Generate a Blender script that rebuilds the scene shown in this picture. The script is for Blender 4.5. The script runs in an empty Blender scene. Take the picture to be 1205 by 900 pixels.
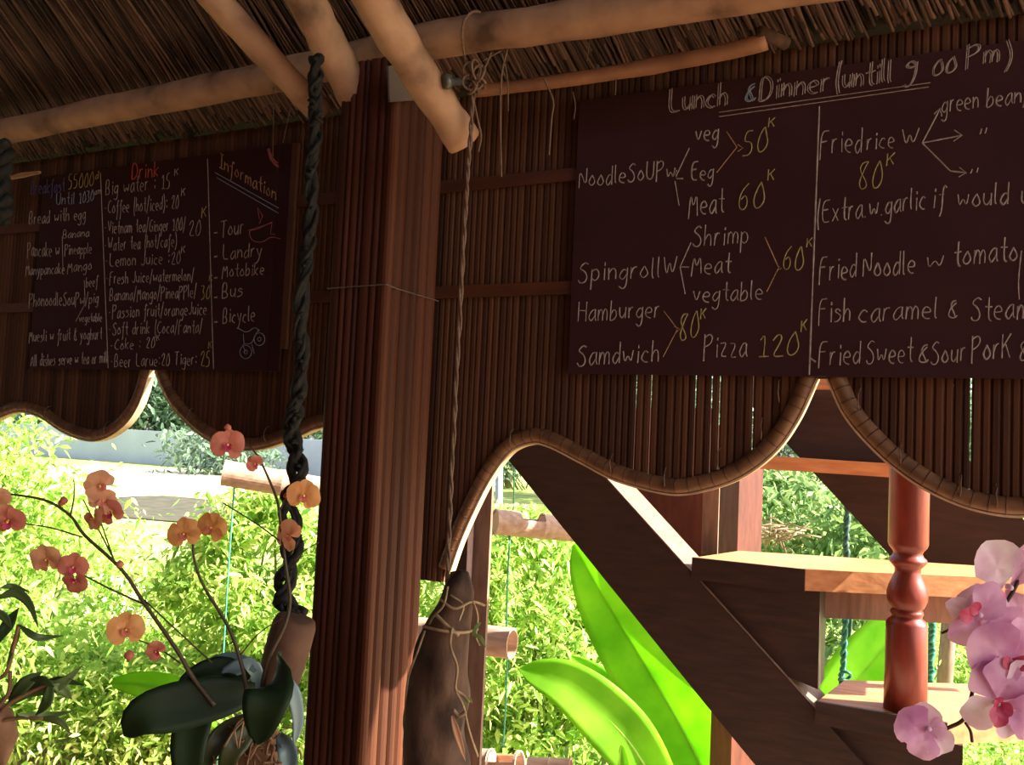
import bpy, math, random
import numpy as np
from mathutils import Vector, Matrix, noise
random.seed(7); rng = np.random.default_rng(7)
SC = bpy.context.scene
COL = SC.collection

# ---------------------------------------------------------------- camera
F = 1050.0; IW = 1205; IH = 900
YAW, PIT, ROL = math.radians(26.6), math.radians(3.4), math.radians(2.6)
CAM = Matrix.Rotation(YAW, 3, 'Z') @ Matrix.Rotation(math.pi/2+PIT, 3, 'X') @ Matrix.Rotation(ROL, 3, 'Z')
EYE = Vector((0, 0, 1.6))
cd = bpy.data.cameras.new('camera'); cam = bpy.data.objects.new('camera', cd); COL.objects.link(cam)
cam.matrix_world = Matrix.Translation(EYE) @ CAM.to_4x4()
cd.sensor_width = 36; cd.lens = 36*F/IW; cd.clip_start = .05; cd.clip_end = 500
SC.camera = cam
# ---------------------------------------------------------------- light
SUN_AZ = math.radians(20); SUN_EL = math.radians(34)
wd = bpy.data.worlds.new('sky'); SC.world = wd; wd.use_nodes = True
wn = wd.node_tree.nodes; wl = wd.node_tree.links
sky = wn.new('ShaderNodeTexSky'); sky.sky_type = 'NISHITA'; sky.sun_disc = False
sky.sun_elevation = SUN_EL; sky.sun_rotation = math.pi/2 - SUN_AZ; sky.dust_density = 2.0
hs = wn.new('ShaderNodeHueSaturation'); hs.inputs['Saturation'].default_value = .55
tn = wn.new('ShaderNodeMix'); tn.data_type = 'RGBA'; tn.blend_type = 'MULTIPLY'; tn.inputs[0].default_value = 1; tn.inputs[7].default_value = (1.0, .95, .96, 1)
wl.new(sky.outputs[0], hs.inputs['Color']); wl.new(hs.outputs[0], tn.inputs[6])
wl.new(tn.outputs[2], wn['Background'].inputs[0]); wn['Background'].inputs[1].default_value = .26
sl = bpy.data.lights.new('sun', 'SUN'); sl.energy = 12.5; sl.angle = math.radians(.6); sl.color = (1, .93, .80)
so = bpy.data.objects.new('sun', sl); COL.objects.link(so)
sdir = Vector((math.cos(SUN_AZ)*math.cos(SUN_EL), math.sin(SUN_AZ)*math.cos(SUN_EL), math.sin(SUN_EL)))
so.rotation_euler = sdir.to_track_quat('Z', 'Y').to_euler()
so.location = (6, 6, 8)
SC.view_settings.view_transform = 'Standard'; SC.view_settings.look = 'None'
SC.view_settings.gamma = 1; SC.view_settings.use_curve_mapping = False
SC.view_settings.exposure = 1.0

# ---------------------------------------------------------------- placing helpers: a pixel's line of sight met with a real plane
def ray(x, y): return CAM @ Vector(((x-IW/2)/F, -(y-IH/2)/F, -1))
def PY(x, y, Y): d = ray(x, y); return EYE + d*(Y/d.y)
def PX(x, y, X): d = ray(x, y); return EYE + d*(X/d.x)
def PZ(x, y, z): d = ray(x, y); return EYE + d*((z-1.6)/d.z)
def PD(x, y, D): return EYE + ray(x, y)*D
def PN(x, y, p, n): d = ray(x, y); return EYE + d*((p-EYE).dot(n)/d.dot(n))
CR = CAM @ Vector((1, 0, 0)); CU = CAM @ Vector((0, 1, 0)); CB = CAM @ Vector((0, 0, 1))

# ---------------------------------------------------------------- materials
def lin(c):
    return tuple(((v/255)/12.92 if v/255 <= .04045 else ((v/255+.055)/1.055)**2.4) for v in c)+(1,)
def mat(name, c1, c2=None, rough=.6, scale=8, stretch=(1, 1, 1), bump=0., trans=0., tone=False, spec=.4, detail=4, c3=None, wave=False):
    m = bpy.data.materials.new(name); m.use_nodes = True
    N = m.node_tree.nodes; L = m.node_tree.links; b = N['Principled BSDF']; out = N['Material Output']
    b.inputs['Roughness'].default_value = rough; b.inputs['Specular IOR Level'].default_value = spec
    col = None
    if c2 is None: b.inputs['Base Color'].default_value = lin(c1)
    tc = N.new('ShaderNodeTexCoord'); mp = N.new('ShaderNodeMapping'); mp.inputs['Scale'].default_value = stretch
    L.new(tc.outputs['Object'], mp.inputs[0])
    nz = N.new('ShaderNodeTexNoise'); nz.inputs['Scale'].default_value = scale; nz.inputs['Detail'].default_value = detail
    L.new(mp.outputs[0], nz.inputs[0])
    if c2 is not None:
        rp = N.new('ShaderNodeValToRGB'); rp.color_ramp.elements[0].color = lin(c1); rp.color_ramp.elements[1].color = lin(c2)
        rp.color_ramp.elements[0].position = .3; rp.color_ramp.elements[1].position = .7
        if c3: e = rp.color_ramp.elements.new(.5); e.color = lin(c3)
        if tone:
            at = N.new('ShaderNodeAttribute'); at.attribute_name = 'tone'
            mx = N.new('ShaderNodeMath'); mx.operation = 'MULTIPLY_ADD'; mx.inputs[1].default_value = .75
            ml = N.new('ShaderNodeMath'); ml.operation = 'MULTIPLY'; ml.inputs[1].default_value = .25
            L.new(nz.outputs[0], ml.inputs[0]); L.new(at.outputs['Fac'], mx.inputs[0]); L.new(ml.outputs[0], mx.inputs[2])
            L.new(mx.outputs[0], rp.inputs[0]); rp.color_ramp.elements[0].position = .1; rp.color_ramp.elements[-1].position = .9
        else: L.new(nz.outputs[0], rp.inputs[0])
        L.new(rp.outputs[0], b.inputs['Base Color']); col = rp.outputs[0]
    if bump:
        bp = N.new('ShaderNodeBump'); bp.inputs['Strength'].default_value = bump; bp.inputs['Distance'].default_value = .01
        L.new(nz.outputs[0], bp.inputs['Height']); L.new(bp.outputs[0], b.inputs['Normal'])
    if trans:
        t = N.new('ShaderNodeBsdfTranslucent'); ms = N.new('ShaderNodeMixShader'); ms.inputs[0].default_value = trans
        if col: L.new(col, t.inputs[0])
        else: t.inputs[0].default_value = lin(c1)
        L.new(b.outputs[0], ms.inputs[1]); L.new(t.outputs[0], ms.inputs[2]); L.new(ms.outputs[0], out.inputs[0])
    return m
M = {}
M['slat'] = mat('dark_bamboo_slat', (56, 33, 24), (98, 63, 43), .75, 6, (14, 14, 1), .15, tone=True, spec=.15)
M['edge'] = mat('rattan_edging', (88, 58, 38), (128, 90, 58), .5, 20, (1, 1, 1), .2)
M['rim'] = mat('pale_split_cane', (196, 160, 122), (222, 192, 156), .5, 20, trans=.15)
M['batten'] = mat('reddish_batten', (70, 38, 24), (92, 50, 32), .5, 5, (1, 6, 6))
M['board'] = mat('maroon_chalkboard_paint', (52, 26, 29), (60, 32, 34), .75, 3, (1, 1, 1), .02, spec=.2)
M['boardedge'] = mat('board_edge_wood', (74, 44, 32), (94, 58, 40), .7, 6)
M['white'] = mat('white_chalk', (126, 112, 108), (168, 154, 148), .9, 60)
M['yellow'] = mat('yellow_chalk', (128, 114, 70), (160, 146, 92), .9, 60)
M['blue'] = mat('blue_chalk', (66, 64, 110), (90, 88, 134), .9, 60)
M['bluewhite'] = mat('pale_blue_chalk', (112, 122, 142), (140, 150, 165), .9, 60)
M['red'] = mat('red_chalk', (158, 62, 58), (196, 84, 74), .9, 60)
M['pinkc'] = mat('pink_chalk', (140, 78, 86), (170, 100, 104), .9, 60)
M['ochre'] = mat('ochre_chalk', (132, 98, 70), (168, 128, 90), .9, 60)
M['reed'] = mat('thatch_reed', (32, 22, 20), (136, 102, 82), .8, 3, (1, 1, 1), tone=True)
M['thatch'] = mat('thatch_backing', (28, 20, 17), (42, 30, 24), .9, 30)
M['log'] = mat('peeled_log', (98, 72, 54), (184, 146, 114), .75, 7, (1, 1, 1), .5, c3=(164, 126, 98), detail=10)
M['logo'] = mat('orange_peeled_pole', (128, 88, 62), (176, 126, 92), .6, 7, (1, 1, 1), .3, detail=8)
M['cane'] = mat('varnished_cane', (56, 30, 19), (90, 51, 33), .6, 5, (12, 12, .8), .12, tone=True, spec=.15)
M['plankred'] = mat('varnished_plank', (56, 28, 20), (84, 44, 30), .6, 5, (10, 10, .8), .1, tone=True, spec=.15)
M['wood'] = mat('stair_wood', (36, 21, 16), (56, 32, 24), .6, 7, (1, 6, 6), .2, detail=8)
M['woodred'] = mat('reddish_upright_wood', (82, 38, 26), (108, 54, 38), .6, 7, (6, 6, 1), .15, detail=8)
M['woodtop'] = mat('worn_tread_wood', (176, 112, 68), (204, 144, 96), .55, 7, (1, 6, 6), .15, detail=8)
M['woodgrey'] = mat('weathered_wood', (104, 78, 64), (138, 108, 90), .7, 7, (6, 6, 1), .2, detail=8)
M['turned'] = mat('varnished_turned_wood', (100, 34, 26), (132, 52, 38), .36, 6, (5, 5, 1), .05, spec=.45)
M['rope'] = mat('hemp_rope', (92, 70, 56), (124, 98, 80), .9, 120)
M['black'] = mat('black_twisted_vine', (18, 17, 16), (40, 36, 32), .8, 60, bump=.5, spec=.2)
M['bark'] = mat('driftwood_bark', (34, 22, 18), (104, 76, 58), .9, 16, (1, 1, .5), 1.0, detail=8)
M['root'] = mat('pale_root', (120, 96, 70), (168, 142, 108), .8, 30)
M['bolt'] = mat('dark_metal', (58, 58, 54), (78, 78, 70), .4, 20, spec=.7)
M['tube'] = mat('dry_bamboo_tube', (160, 126, 104), (198, 168, 146), .6, 8, (1, 5, 5), .2, detail=8)
M['tubein'] = mat('bamboo_inside', (190, 140, 104), (212, 166, 128), .7, 8)
M['string'] = mat('green_nylon_string', (62, 150, 116), (96, 186, 150), .5, 80)
M['leafy'] = mat('shrub_leaf', (112, 160, 66), (236, 242, 156), .45, 3, trans=.5, tone=True, c3=(170, 206, 96))
M['leafb'] = mat('shrub_leaf_cool', (74, 116, 64), (176, 202, 128), .45, 3, trans=.45, tone=True)
M['leaffar'] = mat('far_tree_leaf', (62, 92, 74), (132, 160, 128), .7, 3, trans=.3, tone=True)
M['stem'] = mat('green_stem', (92, 110, 50), (120, 130, 70), .7, 10)
M['trunk'] = mat('tree_bark', (92, 80, 66), (130, 116, 98), .9, 6, bump=.5)
M['banana'] = mat('banana_leaf', (128, 192, 40), (176, 222, 72), .5, 4, (1, 1, 1), .1, trans=.72, spec=.3)
M['bananarib'] = mat('banana_midrib', (178, 216, 96), (196, 226, 120), .5, 4, trans=.4)
M['orleaf'] = mat('orchid_leaf', (16, 32, 16), (34, 56, 26), .55, 5, trans=.05, spec=.3)
M['orleaf2'] = mat('orchid_leaf_olive', (44, 52, 28), (66, 70, 38), .4, 5, trans=.08)
M['orblue'] = mat('orchid_leaf_painted_sheen', (84, 106, 112), (118, 138, 142), .4, 5, spec=.4)  # glancing light on the leaves, painted as a blue grey base colour
M['orstem'] = mat('orchid_stem', (48, 40, 28), (72, 56, 36), .6, 10)
M['peach'] = mat('peach_petal', (206, 142, 106), (226, 168, 130), .6, 14, trans=.35)
M['peachd'] = mat('coral_petal', (192, 106, 92), (212, 134, 112), .6, 14, trans=.35)
M['peacho'] = mat('orange_petal', (210, 142, 82), (226, 170, 108), .6, 14, trans=.35)
M['pink'] = mat('pink_petal', (200, 128, 180), (236, 190, 222), .5, 26, trans=.4)
M['pinkl'] = mat('pale_pink_petal', (220, 172, 208), (246, 224, 240), .5, 26, trans=.4)
M['lip'] = mat('magenta_lip', (160, 40, 84), (196, 62, 96), .5, 20, trans=.2)
M['lipy'] = mat('yellow_throat', (214, 140, 60), (230, 180, 90), .5, 20)
M['airleaf'] = mat('hanging_plant_leaf', (66, 90, 52), (116, 138, 80), .4, 6, trans=.4, tone=True)
M['airroot'] = mat('hanging_plant_roots', (96, 66, 44), (140, 104, 74), .9, 14, bump=.5)
M['ground'] = mat('sunlit_grass', (132, 156, 72), (190, 194, 128), .9, .9, detail=8, bump=.3, c3=(146, 162, 84))
M['path'] = mat('pale_sandy_ground', (204, 190, 164), (228, 216, 192), .9, 1.5, detail=8)
M['soil'] = mat('bare_soil', (120, 96, 76), (164, 138, 108), .9, 4, detail=8)
M['groundshadow'] = mat('painted_ground_shadow', (56, 56, 44), (84, 80, 62), .9, 3, detail=8)  # colour of the tree shadow painted on the yard
M['bounceclay'] = mat('reddish_bounce_ground', (158, 124, 100), (194, 162, 136), .9, 2.5, detail=8, bump=.2)  # colour of the added ground that bounces warm light
M['whitewall'] = mat('white_rendered_wall', (150, 160, 176), (166, 176, 190), .8, .6)
M['deck'] = mat('deck_floor', (84, 64, 50), (108, 84, 66), .7, 3, (1, 8, 1))
M['sheet'] = mat('grey_sheet', (86, 74, 66), (104, 90, 80), .6, 6)
M['terracotta'] = mat('brown_husk_cylinder', (74, 48, 36), (98, 66, 48), .8, 14, (1, 1, 1), .4)

# ---------------------------------------------------------------- mesh helpers
class MB:
    def __init__(s): s.v = []; s.f = []; s.t = []; s.smooth = True
    def add(s, vs, fs, tone=.5):
        n = len(s.v); s.v += [tuple(v) for v in vs]; s.f += [tuple(i+n for i in f) for f in fs]; s.t += [tone]*len(vs); return s
    def prism(s, pts, vec, tone=.5):
        n = len(pts); vec = Vector(vec); a = [Vector(p) for p in pts]; b = [p+vec for p in a]
        return s.add(a+b, [tuple(range(n))[::-1], tuple(range(n, 2*n))]+[(i, (i+1) % n, (i+1) % n+n, i+n) for i in range(n)], tone)
    def box(s, lo, hi, tone=.5):
        (x0, y0, z0), (x1, y1, z1) = lo, hi
        return s.prism([(x0, y0, z0), (x1, y0, z0), (x1, y1, z0), (x0, y1, z0)], (0, 0, z1-z0), tone)
    def tube(s, path, r, n=8, caps=True, tone=.5, wob=0.):
        P = [Vector(p) for p in path]; m = len(P)
        R = [r]*m if not hasattr(r, '__len__') else list(r)
        t0 = (P[1]-P[0]).normalized(); u = t0.orthogonal().normalized(); vs = []
        for i in range(m):
            t = (P[min(i+1, m-1)]-P[max(i-1, 0)]).normalized()
            u = (u-t*u.dot(t)).normalized(); w = t.cross(u)
            for k in range(n):
                a = 2*math.pi*k/n; rr = R[i]*(1+(wob*noise.noise(P[i]*9+Vector((math.cos(a), math.sin(a), 0))*1.5) if wob else 0))
                vs.append(P[i]+(u*math.cos(a)+w*math.sin(a))*rr)
        fs = [(i*n+k, i*n+(k+1) % n, (i+1)*n+(k+1) % n, (i+1)*n+k) for i in range(m-1) for k in range(n)]
        if caps: fs += [tuple(range(n))[::-1], tuple(range((m-1)*n, m*n))]
        return s.add(vs, fs, tone)
    def lathe(s, base, axis, prof, n=24, tone=.5):   # prof: (distance along axis, radius)
        axis = Vector(axis).normalized()
        return s.tube2([Vector(base)+axis*h for h, r in prof], [r for h, r in prof], axis, n, tone)
    def tube2(s, P, R, ax, n, tone):
        u = ax.orthogonal().normalized(); w = ax.cross(u); vs = []
        for p, r in zip(P, R):
            vs += [p+(u*math.cos(2*math.pi*k/n)+w*math.sin(2*math.pi*k/n))*r for k in range(n)]
        m = len(P); fs = [(i*n+k, i*n+(k+1) % n, (i+1)*n+(k+1) % n, (i+1)*n+k) for i in range(m-1) for k in range(n)]
        return s.add(vs, fs+[tuple(range(n))[::-1], tuple(range((m-1)*n, m*n))], tone)
    def build(s, name, m, parent=None, smooth=False, label=None, kind=None):
        me = bpy.data.meshes.new(name)
        off = Vector(parent['_o']) if parent is not None else Vector((0, 0, 0))
        vs = [tuple(Vector(v)-off) for v in s.v]
        me.from_pydata(vs, [], s.f); me.materials.append(M[m] if isinstance(m, str) else m)
        at = me.attributes.new('tone', 'FLOAT', 'POINT'); at.data.foreach_set('value', s.t)
        if smooth: me.shade_smooth()
        o = bpy.data.objects.new(name, me); COL.objects.link(o)
        if parent is not None: o.parent = parent; o['_o'] = tuple(off) if '_o' in parent else (0, 0, 0)
        if parent is not None and parent.type == 'MESH': pass
        if label: o['label'] = label
        if kind: o['kind'] = kind
        return o
def thing(name, label, cat, loc=(0, 0, 0), group=None, kind=None):
    o = bpy.data.objects.new(name, None); COL.objects.link(o); o.location = loc; o.empty_display_size = .1
    if label: o['label'] = label; o['category'] = cat
    if group: o['group'] = group
    if kind: o['kind'] = kind
    o['_o'] = tuple(loc); return o
def tag(o, label, cat, group=None, kind=None):
    o['label'] = label; o['category'] = cat
    if group: o['group'] = group
    if kind: o['kind'] = kind
    return o
def smooth_path(P, n=6):
    P = [Vector(p) for p in P]; Q = [P[0]*2-P[1]]+P+[P[-1]*2-P[-2]]; out = []
    for i in range(1, len(Q)-2):
        a, b, c, d = Q[i-1:i+3]
        for k in range(n):
            t = k/n; out.append(.5*((2*b)+(c-a)*t+(2*a-5*b+4*c-d)*t*t+(3*b-a-3*c+d)*t**3))
    out.append(P[-1]); return out
def interp(xs, ys, x): return float(np.interp(x, xs, ys))

# ---------------------------------------------------------------- setting: ground, deck, garden wall
g = MB(); n = 40
xs = np.linspace(-70, 70, n); ys = np.concatenate([np.linspace(-8, 20, 24), np.linspace(24, 110, 16)])
vs = [(x, y, -.4+.008*noise.noise(Vector((x*.3, y*.3, 0)))) for y in ys for x in xs]
g.add(vs, [(j*n+i, j*n+i+1, (j+1)*n+i+1, (j+1)*n+i) for j in range(len(ys)-1) for i in range(n-1)])
o = g.build('ground', 'ground', smooth=True); o['kind'] = 'structure'
def patch(name, pts, m, z=-.385):
    P = smooth_path([PZ(x, y, z) for x, y in pts+[pts[0]]], 4)[:-1]
    o = MB().prism([(p.x, p.y, z-.05) for p in P], (0, 0, .05)).build(name, m); o['kind'] = 'structure'; return o
patch('sandy_road', [(-60, 552), (120, 549), (420, 563), (430, 592), (262, 584), (190, 582), (120, 585), (-60, 580)], 'path')
patch('sandy_path', [(60, 690), (120, 675), (190, 690), (205, 715), (170, 738), (95, 735), (55, 715)], 'path')
patch('painted_tree_shadow', [(128, 585), (190, 583), (262, 590), (330, 605), (250, 614), (170, 610), (130, 604)], 'groundshadow', -.37)  # cast shadow of an unseen tree, painted as a dark ground patch
tr = MB().prism([(-9, -8, -.385), (9, -8, -.385), (9, 3.9, -.385), (4, 4.1, -.385), (0, 3.9, -.385), (-5, 4.2, -.385), (-9, 4.0, -.385)], (0, 0, .02)).build('bounce_ground', 'bounceclay'); tr['kind'] = 'structure'  # unseen reddish ground, added to bounce warm light into the interior
dk = thing('floor', None, None, (0, 0, 0), kind='structure')
for i in range(27):
    x = -6+i*.38; MB().box((x, -3.5, -.10), (x+.372, 2.2, -.06)).build('plank', 'deck', dk)
for nm, lo, hi in (('added_wall_back', (-8, -3.62, -.4), (6, -3.5, 7)), ('added_wall_left', (-8.1, -3.5, -.4), (-8, 2.0, 7))):
    o = MB().box(lo, hi).build(nm, 'slat'); o['kind'] = 'structure'  # unseen walls added to keep skylight out and darken the interior
gw = MB().box((-50, 0, -.4), (-6, .3, 1.08)).build('garden_wall', 'whitewall'); gw['kind'] = 'structure'
pw = PZ(200, 548, -.4); gw.location = (pw.x+22, pw.y, 0); gw.rotation_euler.z = 0

# ---------------------------------------------------------------- thatched roof
RS = .8; RZ = 2.785
def roofz(Y, off=0): return RZ+(2.72-Y)*RS-off
rf = MB(); rf.prism([(-10, 2.95, roofz(2.95, -.03)), (5, 2.95, roofz(2.95, -.03)), (5, -3.5, roofz(-3.5, -.03)), (-10, -3.5, roofz(-3.5, -.03))], (0, 0, .12))
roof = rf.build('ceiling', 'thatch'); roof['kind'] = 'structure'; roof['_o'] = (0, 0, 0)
rd = MB()
X = -5.6
while X < 2.2:
    X += .0055+.005*random.random()
    a = .53+.165*X+random.gauss(0, .03); s0 = random.uniform(-.02, .02)
    L = 3.4; r = random.uniform(.003, .0065); tn = random.random()**2.2
    if random.random() < .08: tn = min(1, tn+.35)
    dz = random.uniform(.0, .022); pts = []
    for k in range(5):
        s = s0+L*k/4; b = .008*noise.noise(Vector((X*7, s, 0)))
        pts.append((X-a*(s-s0)+b, 2.67-s, roofz(2.67-s)-dz+b))
    rd.tube(pts, [r, r, r, r*.9, r*.8], 4, tone=tn)
# second tier nearer the eave (the shingle row under the purlin) frayed ends
X = -5.0
while X < 1.6:
    X += .005+.005*random.random()
    a = .53+.165*X+random.gauss(0, .07); r = random.uniform(.0035, .0065); e = random.uniform(-.025, .03)*(1 if X < -1.9 else 1.8)
    rd.tube([(X-a*.0, 2.63+e, roofz(2.63+e)-.03), (X-a*.45, 2.15, roofz(2.15)-.005)], r, 4, tone=.1+random.random()**1.5*.75)
rd.build('thatch_reeds', 'reed', roof, smooth=True, kind='stuff')

# ---------------------------------------------------------------- poles of the roof frame
def logpath(pts, n=8): return smooth_path(pts, n)
def radii(P, r0, r1, wob=.06, seed=0):
    m = len(P); return [(r0+(r1-r0)*i/(m-1))*(1+wob*noise.noise(Vector((i*.35, seed, 0)))) for i in range(m)]
P = logpath([PY(x, y, 2.42) for x, y in [(-160, 178), (-60, 166), (20, 152), (130, 128), (240, 107), (330, 88), (430, 66), (520, 45), (640, 29), (760, 10), (900, -14), (1050, -38)]], 5)
o = MB().tube(P, radii(P, .052, .062, .08, 1), 16, wob=.1).build('roof_purlin', 'log', smooth=True)
tag(o, 'long thick pale peeled pole running crosswise under the thatch', 'roof beam')
P = logpath([PY(x, y, 2.53) for x, y in [(556, 108), (640, 98), (720, 86), (800, 72), (860, 60), (902, 48)]], 5)
o = MB().tube(P, radii(P, .019, .026, .1, 5), 12, wob=.15).build('thin_roof_pole', 'logo', smooth=True)
o['_o'] = (0, 0, 0)
k = PY(703, 79, 2.50); MB().tube([k, k+Vector((0, -.012, 0))], [.008, .006], 8).build('knot_hole', 'bolt', o)
tag(o, 'thin orange peeled pole above the right menu board', 'roof beam')
o = MB().tube([PY(893, 36, 2.5), PY(925, 52, 2.58)], [.016, .02], 8, wob=.2).build('short_branch', 'bark', smooth=True)
tag(o, 'short dark stub of branch at the right end of thin orange pole', 'branch')
def rafter(pe, pt, Ye, r, label, seed, bend=0):
    a = PY(*pe, Ye); off = roofz(a.y)-a.z
    nrm = Vector((0, RS, 1)); b = PN(*pt, a, nrm); e = (b-a)
    b2 = a+e*1.15; mid = (a+b2)/2+CR*bend
    P = logpath([a, mid, b2], 12)
    ob = MB().tube(P, radii(P, r*.97, r*1.03, .1, seed), 16, wob=.12).build('rafter_pole', 'log', smooth=True)
    return tag(ob, label, 'rafter', 'peeled poles under the thatched roof')
rafter((380, 136), (254, 0), 2.30, .045, 'leftmost of the three slanting pale rafter poles, behind the black twisted vine', 2)
rafter((418, 118), (357, 0), 2.26, .055, 'middle slanting rafter pole ending against the top of the pillar', 3, .01)
r3 = rafter((546, 166), (443, 0), 2.12, .052, 'rightmost slanting rafter pole with angled cut end and bolt', 4, -.008)

# ---------------------------------------------------------------- scalloped bamboo screens
YW = 2.70
def crv(pts): return smooth_path([Vector((PY(x, y, YW).x, YW, PY(x, y, YW).z)) for x, y in pts], 8)
cA = crv([(-150, 512), (-90, 528), (-45, 512), (0, 489), (25, 481), (50, 487), (80, 506), (112, 515), (140, 503), (160, 478), (174, 436)])
cB = crv([(189, 436), (204, 470), (230, 500), (262, 520), (300, 525), (340, 514), (376, 499), (410, 498), (450, 520), (480, 545)])
cC = crv([(524, 672), (535, 640), (550, 605), (572, 562), (597, 529), (625, 517), (650, 521), (690, 541), (730, 561), (790, 576), (830, 571), (870, 556), (905, 529), (930, 494), (952, 446)])
cD = crv([(984, 446), (1003, 487), (1030, 520), (1062, 549), (1100, 574), (1150, 594), (1205, 601), (1270, 590), (1330, 565), (1380, 590)])
ZT = 2.80
def screen(label, curve, x0, x1, lowz=None, gaps=(), full=None):
    t = thing('bamboo_screen', label, 'screen', (x0, YW, 1.5), 'scalloped bamboo screens under the eave')
    cx = [p.x for p in curve]; cz = [p.z for p in curve]
    x = x0
    while x < x1-.006:
        w = random.uniform(.020, .028); w = min(w, x1-x); gap = .00005
        if any(abs(x+w-gx) < w/2 for gx in gaps): gap = .0035
        a, b = x, x+w-gap
        def zz(q): return interp(cx, cz, q) if not (full and q < full[0]) else full[1]
        za, zb = zz(a), zz(b); y0 = YW+random.uniform(-.0004, .0004); h = .008
        sec = [(a, y0+.004), (a, y0), (a+(b-a)*.25, y0-h*.8), (a+(b-a)*.75, y0-h*.8), (b, y0), (b, y0+.004)]
        bot = [(q[0], q[1], za+(zb-za)*(q[0]-a)/(b-a)) for q in sec]; top = [(q[0], q[1], ZT) for q in sec]
        m = MB(); m.add(bot+top, [tuple(range(6))[::-1], tuple(range(6, 12))]+[(i, (i+1) % 6, (i+1) % 6+6, i+6) for i in range(6)], random.random())
        m.build('slat', 'slat', t)
        x += w
    for z in (2.095, 2.475):
        m = MB().box((x0, YW-.022, z-.022), (x1, YW-.008, z+.02)); m.build('batten', 'batten', t)
    P = [Vector((p.x, YW-.002, p.z+.012)) for p in curve]
    e = MB().tube(P, .025, 12, wob=.08).build('edging', 'edge', t, smooth=True, label='brown rattan roll following the scallop')
    # binding turns of the edging
    m = MB(); acc = 0
    for i in range(1, len(P)-1):
        acc += (P[i]-P[i-1]).length
        if acc > .03:
            acc = 0; tg = (P[i+1]-P[i-1]).normalized(); m.tube([P[i]-tg*.0015, P[i]+tg*.0015], .0262, 12)
    m.build('binding', 'batten', t, smooth=True, kind='stuff')
    # pale split cane under the roll: a flat strip, wider than thick
    m = MB(); vs = []
    for i, p in enumerate(P):
        tg = (P[min(i+1, len(P)-1)]-P[max(i-1, 0)]).normalized(); nn = Vector((tg.z, 0, -tg.x))
        if nn.z > 0: nn = -nn
        nn = Vector((tg.z, 0, -tg.x))
        c = p+nn*.024
        for dy, dn in ((-.011, 0), (.024, 0), (.024, .006), (-.011, .006)): vs.append(c+Vector((0, dy, 0))+nn*dn)
    fs = [(i*4+k, i*4+(k+1) % 4, (i+1)*4+(k+1) % 4, (i+1)*4+k) for i in range(len(P)-1) for k in range(4)]+[(3, 2, 1, 0), tuple(range(len(P)*4-4, len(P)*4))]
    m.add(vs, fs); m.build('cane_rim', 'rim', t, label='pale split cane along the scalloped lower edge')
    return t
def tie(t, px, py, ang=0):
    c = PY(px, py, YW); R = .034; pts = []
    for k in range(9):
        a = -.6+k*math.pi*1.2/8
        pts.append(c+Vector((math.sin(ang)*R*math.cos(a)*.3+random.uniform(-.002, .002), -R*math.sin(a)*.9-.004, math.cos(a)*R)))
    MB().tube(smooth_path(pts, 3), .0018, 5).build('wire_tie', 'rope', t, smooth=True)
A = screen('bamboo screen behind the left menu board, at the far left edge', cA, PY(-150, 400, YW).x, cA[-1].x)
B = screen('bamboo screen between left menu board and the pillar, behind the black vine', cB, cA[-1].x+.001, cB[-1].x)
gx = [PY(px, 480, YW).x for px in (745, 762, 815, 836, 847, 889)]
Cc = screen('bamboo screen right of the pillar with light streaks between its slats', cC, cB[-1].x+.004, cC[-1].x, gaps=gx, full=(cC[0].x, PY(505, 683, YW).z))
Dd = screen('bamboo screen at the right edge behind the turned newel post', cD, cC[-1].x+.001, cD[-1].x, gaps=[PY(1145, 500, YW).x])
for q in ((722, 547), (785, 562), (848, 540), (898, 505), (918, 460), (605, 517)): tie(Cc, *q)
for q in ((1060, 535), (1131, 573), (1172, 585), (1012, 470)): tie(Dd, *q)
for q in ((130, 505), (60, 487)): tie(A, *q)
for q in ((318, 512), (228, 490)): tie(B, *q)
# light shaft slot is a missing sliver in a slat; the screen goes on out of view to the right
X0 = cD[-1].x
pts = [Vector((X0+i*.12, YW, 1.5+.14*math.cos(i*.9))) for i in range(14)]
screen('bamboo screen out of view to the right of the stairs', pts, X0+.01, X0+1.5)

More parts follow.
